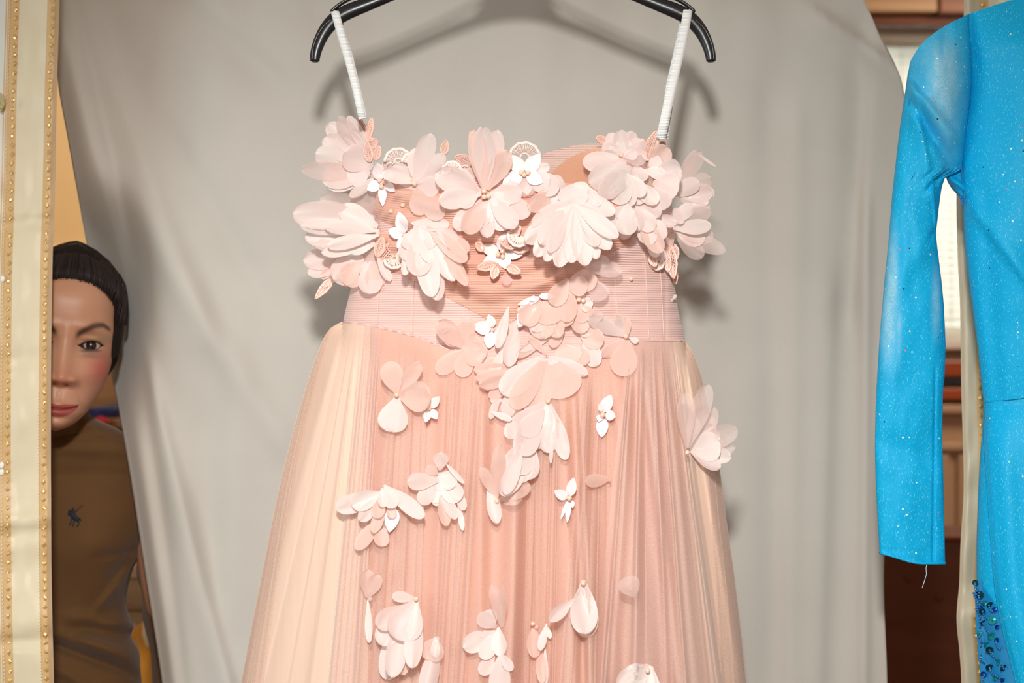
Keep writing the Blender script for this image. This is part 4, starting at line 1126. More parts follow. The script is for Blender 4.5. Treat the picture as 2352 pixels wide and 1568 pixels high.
flower('fabric_flower', 1232, 1440, [(1225, 1436, 1228, 1510, 34, 'p'), (1256, 1432, 1240, 1494, 20, 'w'), (1258, 1440, 1264, 1466, 12, 'w'), (1252, 1490, 1250, 1580, 18, 'w'), (1240, 1480, 1245, 1570, 24, 'p')], [(1224, 1432)], core='p', label='narrow folded flower with a pearl low in the skirt')
flower('fabric_flower', 1340, 1340, [(1318, 1376, 1262, 1426, 30, 'o'), (1340, 1336, 1348, 1464, 60, 'p', .02), (1340, 1332, 1342, 1456, 64, 'w', .30)], [(1340, 1339)], core='w', label='single large white teardrop petal hung from a pearl')
flower('fabric_flower', 1448, 1352, [(1460, 1372, 1436, 1325, 50, 'g', .02)], core='p', label='petal showing faintly under the mauve tulle')
flower('fabric_flower', 1486, 1538, [(1496, 1530, 1420, 1580, 60, 'w'), (1490, 1526, 1450, 1620, 80, 'w'), (1496, 1530, 1490, 1620, 50, 'w'), (1494, 1530, 1440, 1535, 20, 'w')], [(1488, 1540)], core='w', label='white flower with a pearl cut by the frame below the mauve tulle')
# loose sewn pearls
for (x, y) in ((898, 485), (925, 471), (1034, 476), (806, 428), (1450, 640)):
    MB().ball((0, 0, 0), 6.4/2*1.12*Y0/F*1.4, 14, 9).build('pearl', m_pearl, dress).location = P(x, y, hit_y(x, y) - .002) - DL

# ------------------------------------------------------------------ thread embroidery
m_emb = basic('pink_rayon_thread', srgb(248, 204, 188), .28, spec=.8, sheen=.3)
m_emb_l = basic('pale_rayon_thread', srgb(254, 228, 216), .26, spec=.8, sheen=.3)
re_ = random.Random(9)
def emb_y(x, y, lift=.004): return hit_y(x, y) - lift
def leaf(bx, by, tx, ty, w, mat=None, lift=.006, veins=5):
    mat = mat or m_emb
    mb = MB(); L_ = sqrt((tx-bx)**2+(ty-by)**2); ux, uy = (tx-bx)/L_, (ty-by)/L_; vx, vy = -uy, ux
    y_base = emb_y(bx, by, lift)
    def pt(t, c, d=0):
        h = w*.5*sin(pi*min(1, t**.85))**.8 if 0 < t < 1 else 0
        x = bx + ux*L_*t + vx*h*c; y = by + uy*L_*t + vy*h*c
        return P(x, y, y_base - d - .15*L_*t*Y0/F - .1*w*abs(c)*Y0/F) - DL
    for c in (-1, 1):
        mb.tube([pt(t/10, c*(1+.06*sin(t*2.3))) for t in range(11)], .0011, 5)
        mb.tube([pt(t/10, c*.86) for t in range(11)], .0008, 4)
    mb.tube([pt(t/10, 0) for t in range(11)], .0009, 5)
    for k in range(veins):
        c = -1 + 2*(k+.5)/veins
        mb.tube([pt(.05 + .85*t/8, c*.8) for t in range(9)], .00055, 4)
    for k in range(9):
        t = .1 + .8*k/9
        for c in (-1, 1):
            mb.tube([pt(t, 0, .0003), pt(min(1, t+.12), c, .0003)], .0005, 4)
    return mb.build('embroidered_leaf', mat, dress)
def scallop(cx, cy, r, a0, a1, mat=None, n=22, lift=.006):
    mat = mat or m_emb_l
    mb = MB(); yb = emb_y(cx, cy, lift)
    def pt(a, q, d=0): return P(cx + r*q*cos(a), cy + r*q*sin(a), yb - d - .12*r*q*Y0/F) - DL
    for q in (1.0, .93):
        mb.tube([pt(radians(a0 + (a1-a0)*k/18), q*(1+.035*sin(k*2.1))) for k in range(19)], .0013, 5)
    for k in range(n):
        a = radians(a0 + (a1-a0)*(k+.5)/n)
        mb.tube([pt(a, .25, .0004), pt(a + .04*re_.uniform(-1, 1), .97, .0004)], .0006, 4)
    mb.tube([pt(radians(a0 + (a1-a0)*k/10), .28) for k in range(11)], .0013, 5)
    return mb.build('embroidered_scallop', mat, dress)
for a in ((842, 322, 824, 268, 14), (843, 322, 855, 270, 16), (842, 335, 868, 322, 24), (850, 372, 842, 325, 20), (862, 368, 872, 335, 16),
          (1018, 356, 1026, 322, 18), (1084, 378, 1046, 358, 26), (1088, 345, 1080, 302, 12), (1190, 560, 1150, 556, 26), (1162, 345, 1168, 372, 14),
          (1488, 362, 1508, 300, 26), (1486, 356, 1474, 318, 16), (1512, 345, 1526, 326, 20), (1392, 326, 1370, 314, 16), (982, 300, 980, 296, 4),
          (872, 604, 918, 548, 30), (866, 590, 880, 545, 22), (1140, 606, 1096, 616, 20), (1140, 612, 1132, 640, 18), (1164, 612, 1196, 626, 18), (1170, 560, 1214, 548, 22), (1176, 570, 1216, 572, 20), (1168, 550, 1196, 520, 20), (1110, 576, 1094, 556, 16),
          (768, 634, 724, 686, 18), (776, 628, 742, 660, 14), (800, 636, 792, 658, 12), (1535, 560, 1548, 640, 26), (1528, 580, 1536, 625, 18), (1546, 612, 1552, 652, 14), (1546, 560, 1552, 600, 20), (1495, 585, 1506, 612, 18)):
    if abs(a[0]-a[2]) + abs(a[1]-a[3]) > 8: leaf(*a)
for a in ((915, 372, 32, 180, 370), (948, 376, 26, 190, 400), (1038, 392, 22, 150, 400), (1205, 362, 36, 170, 370), (1192, 540, 26, 20, 200), (1510, 604, 15, -20, 300), (1487, 356, 11, 0, 340), (905, 592, 24, -60, 170), (1235, 388, 14, 200, 420)):
    scallop(*a)
# scalloped lace edge running between the flowers along the neckline
mb = MB()
for k in range(30):
    x = 872 + k*12.2; y = interp(TOPF, x)
    pts = [P(x + 6.5*cos(a), y + 2 - 6*sin(a), emb_y(x, y, .003)) - DL for a in [pi*q/6 for q in range(7)]]
    mb.tube(pts, .0008, 4)
mb.build('lace_edge', m_emb_l, dress)['kind'] = 'stuff'
for (bx, by, tx, ty, w_) in ((1160, 625, 1166, 655, 24), (1548, 598, 1556, 590, 10), (1547, 640, 1552, 622, 12), (1544, 690, 1553, 676, 8)):
    root = MB().ball((0, 0, 0), .002, 6, 4).build('appliqued_petal', m_org, dress); root.location = P(bx, by, front_y(bx, by) - .002) - DL
    petal(root, bx, by, tx, ty, w_, 'g' if bx < 1200 else 'o')

# ------------------------------------------------------------------ the turquoise dress
def glitter(name, col, col2):
    m, nt, b = new_mat(name)
    b.inputs['Roughness'].default_value = .55; b.inputs['Specular IOR Level'].default_value = .25
    b.inputs['Sheen Weight'].default_value = .0
    tc = nt.nodes.new('ShaderNodeTexCoord')
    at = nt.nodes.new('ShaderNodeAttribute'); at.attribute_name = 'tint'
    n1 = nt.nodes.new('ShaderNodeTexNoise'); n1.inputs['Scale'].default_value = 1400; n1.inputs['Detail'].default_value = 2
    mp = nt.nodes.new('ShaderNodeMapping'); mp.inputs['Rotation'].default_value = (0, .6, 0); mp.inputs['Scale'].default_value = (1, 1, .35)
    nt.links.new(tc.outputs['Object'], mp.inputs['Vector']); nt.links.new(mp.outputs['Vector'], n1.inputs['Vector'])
    # pale patches (vertex tint) broken up by the weave
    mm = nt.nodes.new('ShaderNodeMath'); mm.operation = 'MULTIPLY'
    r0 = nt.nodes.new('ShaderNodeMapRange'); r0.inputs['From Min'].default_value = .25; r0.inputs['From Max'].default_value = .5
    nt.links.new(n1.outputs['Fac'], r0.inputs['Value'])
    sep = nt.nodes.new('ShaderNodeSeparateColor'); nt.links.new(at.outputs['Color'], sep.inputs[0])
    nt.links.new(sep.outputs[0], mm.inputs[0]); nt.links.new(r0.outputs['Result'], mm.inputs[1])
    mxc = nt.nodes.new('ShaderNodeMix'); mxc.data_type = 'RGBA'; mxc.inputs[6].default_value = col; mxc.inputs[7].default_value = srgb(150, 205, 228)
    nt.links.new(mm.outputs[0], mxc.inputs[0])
    # fine pale flecks
    r1 = nt.nodes.new('ShaderNodeMapRange'); r1.inputs['From Min'].default_value = .62; r1.inputs['From Max'].default_value = .72
    n2 = nt.nodes.new('ShaderNodeTexNoise'); n2.inputs['Scale'].default_value = 1100; n2.inputs['Detail'].default_value = 1
    nt.links.new(mp.outputs['Vector'], n2.inputs['Vector'])
    nt.links.new(n2.outputs['Fac'], r1.inputs['Value'])
    mx2 = nt.nodes.new('ShaderNodeMix'); mx2.data_type = 'RGBA'; mx2.inputs[7].default_value = col2
    nt.links.new(r1.outputs['Result'], mx2.inputs[0]); nt.links.new(mxc.outputs[2], mx2.inputs[6])
    # scattered glitter grains
    v = nt.nodes.new('ShaderNodeTexVoronoi'); v.inputs['Scale'].default_value = 95
    nt.links.new(tc.outputs['Object'], v.inputs['Vector'])
    lt = nt.nodes.new('ShaderNodeMath'); lt.operation = 'LESS_THAN'; lt.inputs[1].default_value = .09
    nt.links.new(v.outputs['Distance'], lt.inputs[0])
    hs = nt.nodes.new('ShaderNodeSeparateColor'); nt.links.new(v.outputs['Color'], hs.inputs[0])
    gt = nt.nodes.new('ShaderNodeMath'); gt.operation = 'GREATER_THAN'; gt.inputs[1].default_value = .12
    nt.links.new(hs.outputs[0], gt.inputs[0])
    gm_ = nt.nodes.new('ShaderNodeMath'); gm_.operation = 'MULTIPLY'; nt.links.new(lt.outputs[0], gm_.inputs[0]); nt.links.new(gt.outputs[0], gm_.inputs[1])
    crp = nt.nodes.new('ShaderNodeValToRGB'); crp.color_ramp.interpolation = 'CONSTANT'
    cs = [(0, srgb(255, 250, 235)), (.35, srgb(20, 60, 90)), (.55, srgb(255, 225, 190)), (.75, srgb(210, 130, 140)), (.88, srgb(160, 240, 230))]
    crp.color_ramp.elements[0].color = cs[0][1]
    crp.color_ramp.elements[1].position = cs[1][0]; crp.color_ramp.elements[1].color = cs[1][1]
    for p_, c_ in cs[2:]:
        e = crp.color_ramp.elements.new(p_); e.color = c_
    nt.links.new(hs.outputs[1], crp.inputs['Fac'])
    mx3 = nt.nodes.new('ShaderNodeMix'); mx3.data_type = 'RGBA'
    nt.links.new(gm_.outputs[0], mx3.inputs[0]); nt.links.new(mx2.outputs[2], mx3.inputs[6]); nt.links.new(crp.outputs['Color'], mx3.inputs[7])
    nt.links.new(mx3.outputs[2], b.inputs['Base Color'])
    bp = nt.nodes.new('ShaderNodeBump'); bp.inputs['Strength'].default_value = .4; bp.inputs['Distance'].default_value = .0004
    nt.links.new(n1.outputs['Fac'], bp.inputs['Height']); nt.links.new(bp.outputs['Normal'], b.inputs['Normal'])
    return m
m_blue = glitter('turquoise_glitter_jersey', srgb(0, 173, 226), srgb(96, 212, 242))
YB = 1.50
bd = empty('sequin_dress', P(2590, 784, YB)); tag(bd, 'turquoise glitter long-sleeved dress with a sequined slit, cut off by the frame', 'dress')
BDL = bd.location.copy()
CX = 2590.0
def shell(name, L_, R_, ty, by, thick, Yc, disp=None, tint=None, nu=90, nv=120, mirror=False, exp_=2.6, parent=bd, mat=None, closed_bottom=False, vpow=1.0, label=None):
    """closed flattened tube between left and right outlines (px); ty/by functions of x"""
    vs, uv, at = [], [], []
    nb = 30; N = nu + nb
    for i in range(nv):
        v = (i/(nv-1))**vpow
        for k in range(N):
            front = k < nu
            c = -cos(pi*(k+.0)/nu) if front else cos(pi*(k-nu)/nb)
            y = ty(2200) + v*(by(2200)-ty(2200))
            for _ in range(6):
                l, r = L_(y), R_(y)
                x = (l+r)/2 + (r-l)/2*c
                y = ty(x) + v*(by(x)-ty(x))
            e = (max(0, 1-abs(c)**exp_))**.5
            th_ = thick(y)
            if front:
                Y = Yc(y) - th_*e
                if disp: Y -= disp(x, y)*min(1, e*2.5)
            else:
                Y = Yc(y) + th_*e*.8
            xx = 2*CX - x if mirror else x
            vs.append(P(xx, y, Y) - BDL); uv.append((k/N, v))
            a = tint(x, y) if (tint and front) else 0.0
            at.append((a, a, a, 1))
    fs = grid_faces(nv, N, wrap=True)
    if mirror: fs = [f[::-1] for f in fs]
    o = mesh_obj(name, vs, fs, mat or m_blue, parent, uvs=uv, attr=at)
    if label: o['label'] = label
    return o
SLV_L = [(20, 2087), (140, 2087), (190, 2082), (250, 2073), (300, 2066), (350, 2060), (450, 2049), (560, 2040), (660, 2030), (780, 2020), (860, 2015), (950, 2011), (1050, 2010), (1180, 2015), (1265, 2020), (1300, 2022)]
SLV_R = [(20, 2226), (60, 2226), (110, 2230), (190, 2232), (300, 2220), (370, 2212), (392, 2206), (398, 2186), (404, 2172), (430, 2163), (480, 2156), (535, 2150), (560, 2152), (640, 2162), (700, 2168), (790, 2172), (860, 2170), (900, 2166), (1000, 2164), (1100, 2167), (1200, 2169), (1300, 2171)]
def ridge(x, y, a, b_, w, am, asy=1.0, fade=40.0):
    d, over, t = seg_dist(x, y, a, b_)
    ww = w if d > 0 else w*asy
    q = over*over - d*d
    return am*exp(-(d/ww)**2)*exp(-max(0, q)/(fade*fade))
def slv_disp(x, y):
    D = 0
    # the padded cap and its fold, deep hollow behind it
    D += .016*exp(-((x-2160)/52.0)**2 - ((y-190)/95.0)**2)
    D += ridge(x, y, (2098, 200), (2185, 302), 7, .010, 4.5)
    D += ridge(x, y, (2104, 250), (2200, 400), 16, -.010, .7)
    D += ridge(x, y, (2100, 215), (2142, 440), 8, .006, 3, 30)
    D += ridge(x, y, (2142, 430), (2150, 520), 6, .005, .5, 25)
    D += ridge(x, y, (2136, 430), (2166, 396), 6, -.006, 1, 14)
    D += ridge(x, y, (2142, 540), (2166, 505), 6, -.004, 1, 14)
    D += ridge(x, y, (2148, 880), (2143, 1300), 3.0, -.0028, 1, 30)
    D += ridge(x, y, (2130, 560), (2060, 640), 26, .003, 1)
    D += ridge(x, y, (2040, 1020), (2130, 1060), 30, -.004, 1)
    D += .0035*noise.noise(Vector((x/60, y/130, 5))) + .001*noise.noise(Vector((x/22, y/50, 6)))
    D -= .0009*exp(-((y - 1262 - (x-2020)*.05)/1.6)**2)
    return D
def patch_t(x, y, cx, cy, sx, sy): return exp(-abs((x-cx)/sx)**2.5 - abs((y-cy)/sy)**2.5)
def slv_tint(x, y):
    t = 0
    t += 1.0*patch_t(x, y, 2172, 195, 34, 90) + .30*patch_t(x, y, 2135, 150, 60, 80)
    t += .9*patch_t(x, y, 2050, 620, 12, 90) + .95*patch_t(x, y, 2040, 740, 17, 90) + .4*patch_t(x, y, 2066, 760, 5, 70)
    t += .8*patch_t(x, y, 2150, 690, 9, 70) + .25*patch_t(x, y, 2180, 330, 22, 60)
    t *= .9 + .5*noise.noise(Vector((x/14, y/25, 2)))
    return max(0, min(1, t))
SHO = [(2086, 168), (2090, 145), (2097, 130), (2113, 105), (2148, 74), (2186, 51), (2212, 39), (2234, 29)]
def cuff_b(x): return 1270 + 24*smooth(2010, 2120, x)
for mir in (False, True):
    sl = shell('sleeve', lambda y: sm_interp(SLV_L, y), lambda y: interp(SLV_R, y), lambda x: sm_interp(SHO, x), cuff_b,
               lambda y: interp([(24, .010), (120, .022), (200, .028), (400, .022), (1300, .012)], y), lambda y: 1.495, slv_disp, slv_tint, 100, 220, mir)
    if not mir:
        sl['label'] = 'long sleeve with a padded shoulder cap and pale patches'
        mb = MB()
        pts = []
        for k in range(31):
            a = 2*pi*k/30; x = 2096 + 74*cos(a); yy = cuff_b(x) - 1
            pts.append(P(x, yy, 1.495 - .0125*sin(a)) - BDL)
        mb.tube(pts, .0016, 6); mb.build('cuff_edge', m_blue, bd)
# dark seam line between sleeve and body, and the gusset under the arm
GL = [(392, 2160), (405, 2172), (420, 2177), (440, 2190), (452, 2204), (458, 2212)]
shell('underarm_gusset', lambda y: interp(GL, y), lambda y: 2224, lambda x: 380.0, lambda x: interp([(2160, 400), (2180, 432), (2200, 452), (2222, 458)], x),
      lambda y: interp([(380, .001), (420, .012)], y), lambda y: 1.507, lambda x, y: smooth(385, 420, y)*ridge(x, y, (2172, 400), (2212, 430), 7, .007, 1, 30) + ridge(x, y, (2176, 420), (2200, 450), 5, -.004, 1), None, 30, 24)
BDY_L = [(-60, 2216), (40, 2214), (80, 2219), (118, 2224), (172, 2226), (242, 2223), (303, 2213), (367, 2208), (446, 2211), (470, 2212), (560, 2216), (650, 2226), (780, 2243), (900, 2256), (925, 2259), (990, 2256), (1060, 2250), (1250, 2243), (1320, 2243), (1400, 2243), (1500, 2250), (1568, 2256), (3000, 2300)]
BTOP = [(2210, 38), (2230, 30), (2290, 10), (2352, -8), (2420, -34), (2500, -20), (2590, 40), (2680, -20), (2760, -34), (2890, 10), (2970, 38)]
def body_disp(x, y):
    D = 0
    D += ridge(x, y, (2252, 500), (2360, 640), 26, .006, .5, 60)
    D += ridge(x, y, (2262, 470), (2290, 900), 20, -.003, 1)
    D += ridge(x, y, (2232, 60), (2240, 130), 12, -.003, 1)
    D += ridge(x, y, (2360, 100), (2330, 700), 40, .003, 1)
    D += .004*noise.noise(Vector((x/120, y/200, 15)))
    return D
shell('bodice', lambda y: sm_interp(BDY_L, y), lambda y: 2*CX - sm_interp(BDY_L, y), lambda x: interp(BTOP, x), lambda x: interp([(2200, 924), (2260, 924), (2352, 914), (2590, 905), (2980, 924)], x),
      lambda y: interp([(0, .02), (100, .045), (500, .07), (920, .056)], y), lambda y: 1.505, body_disp, None, 260, 130, exp_=2.2)
BSH = lambda y: interp([(900, .0555), (1568, .08), (3000, .12)], y)
shell('under_skirt', lambda y: sm_interp(BDY_L, y), lambda y: 2*CX - sm_interp(BDY_L, y), lambda x: interp([(2200, 918), (2352, 908), (2590, 900), (2980, 918)], x), lambda x: 3000.0,
      BSH, lambda y: 1.508, lambda x, y: .003*noise.noise(Vector((x/80, y/300, 3))), None, 200, 80, exp_=2.0)
SK_L = [(905, 2264), (940, 2262), (1000, 2258), (1080, 2263), (1150, 2268), (1250, 2275), (1350, 2284), (1430, 2298), (1568, 2332), (3000, 2640)]
vs, uv = [], []
rows = [i*12 for i in range(0, 75)] + [1000, 1200, 1500, 2000]
for r_ in rows:
    for k in range(120):
        q = k/119
        xt = 2262 + (2*CX - 2*2262)*q
        y0 = 919 - .11*(min(xt, 2352)-2262)
        y = y0 + r_
        xl = sm_interp(SK_L, y); xr = 2*CX - sm_interp(BDY_L, y)
        x = xl + (xr-xl)*(q**1.3)
        c = (x-CX)/(CX - sm_interp(BDY_L, y))
        Y = 1.508 - BSH(y)*sqrt(max(0, 1-abs(c)**2.0)) - .006*smooth(0, 120, r_) - .004*smooth(0, 14, (x-xl))*smooth(0, 60, r_) 
        Y -= .006*exp(-((x-xl-45)/26.0)**2)*smooth(0, 200, r_) + .003*noise.noise(Vector((x/70, y/260, 8)))
        Y -= .0018*exp(-(r_/6.0)**2)
        vs.append(P(x, y, Y) - BDL); uv.append((q, r_/1000))
o = mesh_obj('front_skirt', vs, grid_faces(len(rows), 120), m_blue, bd, uvs=uv, attr=[(0, 0, 0, 1)]*len(vs)); o['label'] = 'overlapping front skirt panel ending at the slit'
s_ = o.modifiers.new('t', 'SOLIDIFY'); s_.thickness = .0012; s_.offset = 1
# seams
m_blue_dark = basic('dark_turquoise_thread', srgb(0, 110, 165), .6)
def bsurf(x, y):
    l = sm_interp(BDY_L, y); c = max(-1, min(1, (x-CX)/(CX-l)))
    return 1.508 - BSH(y)*sqrt(max(0, 1-c*c))
mb = MB()
mb.tube([P(sm_interp(BDY_L, y)+1, y, 1.494 - .002) - BDL for y in range(45, 460, 12)], .0007, 5)
mb.build('armhole_seam', m_blue_dark, bd)
mb = MB()
mb.tube([P(x, 921 - .11*(x-2262), bsurf(x, 915) - .0012) - BDL for x in range(2266, 2420, 10)], .0012, 5)
mb.build('waist_seam', m_blue, bd)
# hanging thread at the cuff
mb = MB().tube([P(x, y, 1.485) - BDL for x, y in ((2129, 1292), (2127, 1305), (2128, 1318), (2124, 1332), (2120, 1344), (2118, 1350))], .0004, 5)
mb.build('loose_thread', basic('pale_thread', srgb(190, 215, 235), .5), bd)
# sequin and bead trim in the slit
m_seq_d = basic('dark_teal_sequin', srgb(4, 70, 84), .12, metal=.6, spec=.8)
m_seq_g = basic('green_sequin', srgb(12, 150, 150), .15, metal=.4, spec=.8)
m_seq_b = basic('blue_sequin', srgb(10, 70, 170), .12, metal=.6, spec=.8)
m_bead = basic('blue_glass_bead', srgb(30, 130, 190), .08, metal=.35, spec=1.0)
m_bead.node_tree.nodes['Principled BSDF'].inputs['Coat Weight'].default_value = 1
rb = random.Random(4)
def sequin(parent, x, y, r, mat):
    Yp = bsurf(max(x, sm_interp(BDY_L, y)+14), y) - .005
    R = r*Yp/F
    bm = bmesh.new(); n = 14; rings = []
    for (q, d) in ((.18, .0006), (.55, .0002), (1.0, -.0004)):
        rings.append([bm.verts.new((R*q*cos(2*pi*k/n), d, R*q*sin(2*pi*k/n))) for k in range(n)])
    for a, b_ in ((0, 1), (1, 2)):
        for k in range(n):
            bm.faces.new((rings[a][k], rings[b_][k], rings[b_][(k+1) % n], rings[a][(k+1) % n]))
    mb = MB(); mb.bm(bm)
    o = mb.build('sequin', mat, parent); o.location = P(x, y, Yp) - BDL - parent.location
    o.rotation_euler = (rb.uniform(-.5, .5), rb.uniform(-.3, .3), rb.uniform(-.6, .6))
    return o
def beads(parent, pts, r=2.7):
    """string of seed beads through px points"""
    path = smooth_path([Vector((x, y, 0)) for x, y in pts], 8)
    mb = MB(); acc = 0; last = path[0]
    def put(p):
        Yp = bsurf(max(p.x, sm_interp(BDY_L, p.y)+14), p.y) - .007 - .001*rb.random()
        mb.ball(P(p.x, p.y, Yp) - BDL - parent.location, r*Yp/F, 7, 5)
    put(last)
    for p in path[1:]:
        if (p-last).length >= r*1.75: put(p); last = p
    return mb.build('bead_string', m_bead, parent)
# base of the trim: a narrow net strip
mbt = MB()
vs = []
for i in range(28):
    y = 1335 + i*10
    xl = sm_interp(BDY_L, y) - 3; xr = sm_interp(SK_L, y) + 4; xr = xl + 4 + (xr-xl-4)*smooth(1325, 1420, y)**.6
    for q in range(6):
        x = xl + (xr-xl)*q/5
        vs.append(P(x, y, bsurf(max(x, sm_interp(BDY_L, y)+14), y) - .002) - BDL)
trim = mesh_obj('sequin_trim', vs, grid_faces(28, 6), basic('blue_net', srgb(0, 128, 186), .4, spec=.6), bd); trim['label'] = 'strip of dark sequins and blue glass bead strings in the slit'
for (x, y, r_, k) in ((2240, 1338, 7, 0), (2250, 1366, 9, 0), (2273, 1388, 8, 0), (2256, 1404, 8, 0), (2279, 1425, 9, 1), (2258, 1430, 8, 0), (2277, 1460, 9, 1), (2288, 1470, 7, 2), (2266, 1480, 8, 1), (2273, 1493, 9, 0), (2292, 1520, 7, 1), (2273, 1532, 9, 0), (2304, 1533, 9, 0), (2287, 1556, 7, 1), (2259, 1548, 7, 2), (2253, 1395, 5, 2), (2249, 1455, 6, 1), (2262, 1384, 6, 1), (2300, 1562, 7, 2), (2284, 1400, 6, 2), (2290, 1440, 5, 2)):
    sequin(trim, x, y, r_, (m_seq_d, m_seq_g, m_seq_b)[k])
for pts in (((2240, 1342), (2241, 1354), (2247, 1358)), ((2236, 1362), (2240, 1374), (2246, 1384), (2244, 1398), (2252, 1416)), ((2248, 1368), (2252, 1382), (2262, 1384)), ((2272, 1390), (2275, 1400), (2283, 1404)),
            ((2257, 1404), (2263, 1416), (2275, 1422)), ((2250, 1420), (2251, 1440)), ((2258, 1432), (2264, 1442), (2274, 1454)), ((2250, 1462), (2256, 1474), (2268, 1474)), ((2252, 1470), (2253, 1484)),
            ((2287, 1472), (2291, 1486), (2300, 1490)), ((2273, 1493), (2280, 1504), (2290, 1514)), ((2253, 1502), (2253, 1516), (2262, 1520)), ((2273, 1534), (2280, 1548), (2292, 1554)), ((2300, 1524), (2306, 1536)),
            ((2260, 1548), (2258, 1562), (2264, 1574)), ((2245, 1350), (2250, 1364)), ((2247, 1388), (2250, 1396)), ((2242, 1364), (2244, 1366), (2234, 1360)), ((2296, 1562), (2298, 1576))):
    beads(trim, pts)
# dark beads under the arm
ua = MB().ball((0, 0, 0), .002, 6, 4).build('underarm_beads', m_seq_b, bd); ua.location = P(2210, 452, 1.492) - BDL
for pts in (((2206, 452), (2208, 460), (2211, 470)), ((2211, 450), (2212, 462))):
    mb = MB()
    for (x, y) in smooth_path([Vector((a, b_)) for a, b_ in pts], 3): mb.ball(P(x, y, 1.488) - BDL - ua.location, .0013, 7, 5)
    mb.build('bead_string', m_bead, ua)
# its hanger
h2 = empty('clothes_hanger', P(2590, -260, 1.51)); tag(h2, 'black hanger inside the turquoise dress, outside the frame', 'hanger')
def HL2(pts, Y=1.51): return [P(x, y, Y) - h2.location for x, y in pts]
mb = MB().tube(smooth_path(HL2([(2250, 80), (2330, 30), (2430, -10), (2520, -60), (2590, -90), (2660, -60), (2750, -10), (2850, 30), (2930, 80)]), 4), .007, 12, True, .7)
mb.build('shoulder_bar', M['black_plastic'], h2)
xc = P(2590, 0, 1.51).x
hk = [P(2590, -90, 1.51), P(2590, -240, 1.51)] + [Vector((xc + .018*cos(-pi*.5 + 1.4*pi*k/17), 1.51, 2.0575 + .018*sin(-pi*.5 + 1.4*pi*k/17))) for k in range(18)]
MB().tube([h - h2.location for h in hk], .0017, 8).build('hook', M['metal'], h2)

# ------------------------------------------------------------------ the woman behind the drapes
WY = 1.88
px_m = F/1.80
wx = P(100, 0, WY).x
per = empty('person', (wx, WY, 0)); tag(per, 'woman with dark pulled-back hair and brown turtleneck peering out beside the gold drape', 'person')
PL = per.location.copy()
def skin_mat():
    m, nt, b = new_mat('skin')
    at = nt.nodes.new('ShaderNodeAttribute'); at.attribute_name = 'tint'
    n = nt.nodes.new('ShaderNodeTexNoise'); n.inputs['Scale'].default_value = 60; n.inputs['Detail'].default_value = 4
    tc = nt.nodes.new('ShaderNodeTexCoord'); nt.links.new(tc.outputs['Object'], n.inputs['Vector'])
    rr = nt.nodes.new('ShaderNodeMapRange'); rr.inputs['To Min'].default_value = .94; rr.inputs['To Max'].default_value = 1.05
    nt.links.new(n.outputs['Fac'], rr.inputs['Value'])
    mx = nt.nodes.new('ShaderNodeMix'); mx.data_type = 'RGBA'; mx.blend_type = 'MULTIPLY'; mx.inputs[0].default_value = 1
    nt.links.new(at.outputs['Color'], mx.inputs[6]); nt.links.new(rr.outputs['Result'], mx.inputs[7])
    nt.links.new(mx.outputs[2], b.inputs['Base Color'])
    b.inputs['Roughness'].default_value = .46; b.inputs['Specular IOR Level'].default_value = .45
    b.inputs['Subsurface Weight'].default_value = .12; b.inputs['Subsurface Radius'].default_value = (.6, .25, .15); b.inputs['Subsurface Scale'].default_value = .01
    return m
m_skin = skin_mat()
HW = [(-.113, .004), (-.108, .017), (-.099, .028), (-.088, .037), (-.079, .0425), (-.068, .048), (-.057, .0525), (-.045, .0565), (-.03, .060), (-.01, .0625), (.01, .064), (.03, .0625), (.06, .0605), (.08, .055), (.098, .0405), (.110, .0245), (.118, .010), (.121, .002)]
HF = [(-.113, .060), (-.108, .074), (-.099, .0835), (-.088, .086), (-.079, .0850), (-.057, .0850), (-.045, .0855), (-.02, .087), (0, .088), (.02, .091), (.04, .093), (.06, .091), (.08, .080), (.098, .060), (.110, .037), (.118, .016), (.121, .003)]
HBk = [(-.113, .0), (-.099, .015), (-.08, .045), (-.05, .070), (0, .090), (.04, .096), (.08, .082), (.1, .058), (.118, .015), (.121, .003)]
EX, EZ = .0315, 0.0
def almond(x, z, gx=1.0):
    """<1 inside the eye opening"""
    s = 1 if x > 0 else -1
    u = (abs(x) - EX)/.0150
    if abs(u) > 1.6: return 9
    tilt = .0016*u
    zz = z - EZ - tilt
    up = .0052*(1-abs(u)**2.2); lo = -.0044*(1-abs(u)**2.4)
    if abs(u) >= 1: return 1 + (abs(u)-1)*4 + abs(zz)/.006
    h = up if zz > 0 else -lo
    h = max(h, 1e-4)
    return max(abs(zz)/h, abs(u)**3)
def g2(x, z, cx, cz, sx, sz): return exp(-((x-cx)/sx)**2 - ((z-cz)/sz)**2)
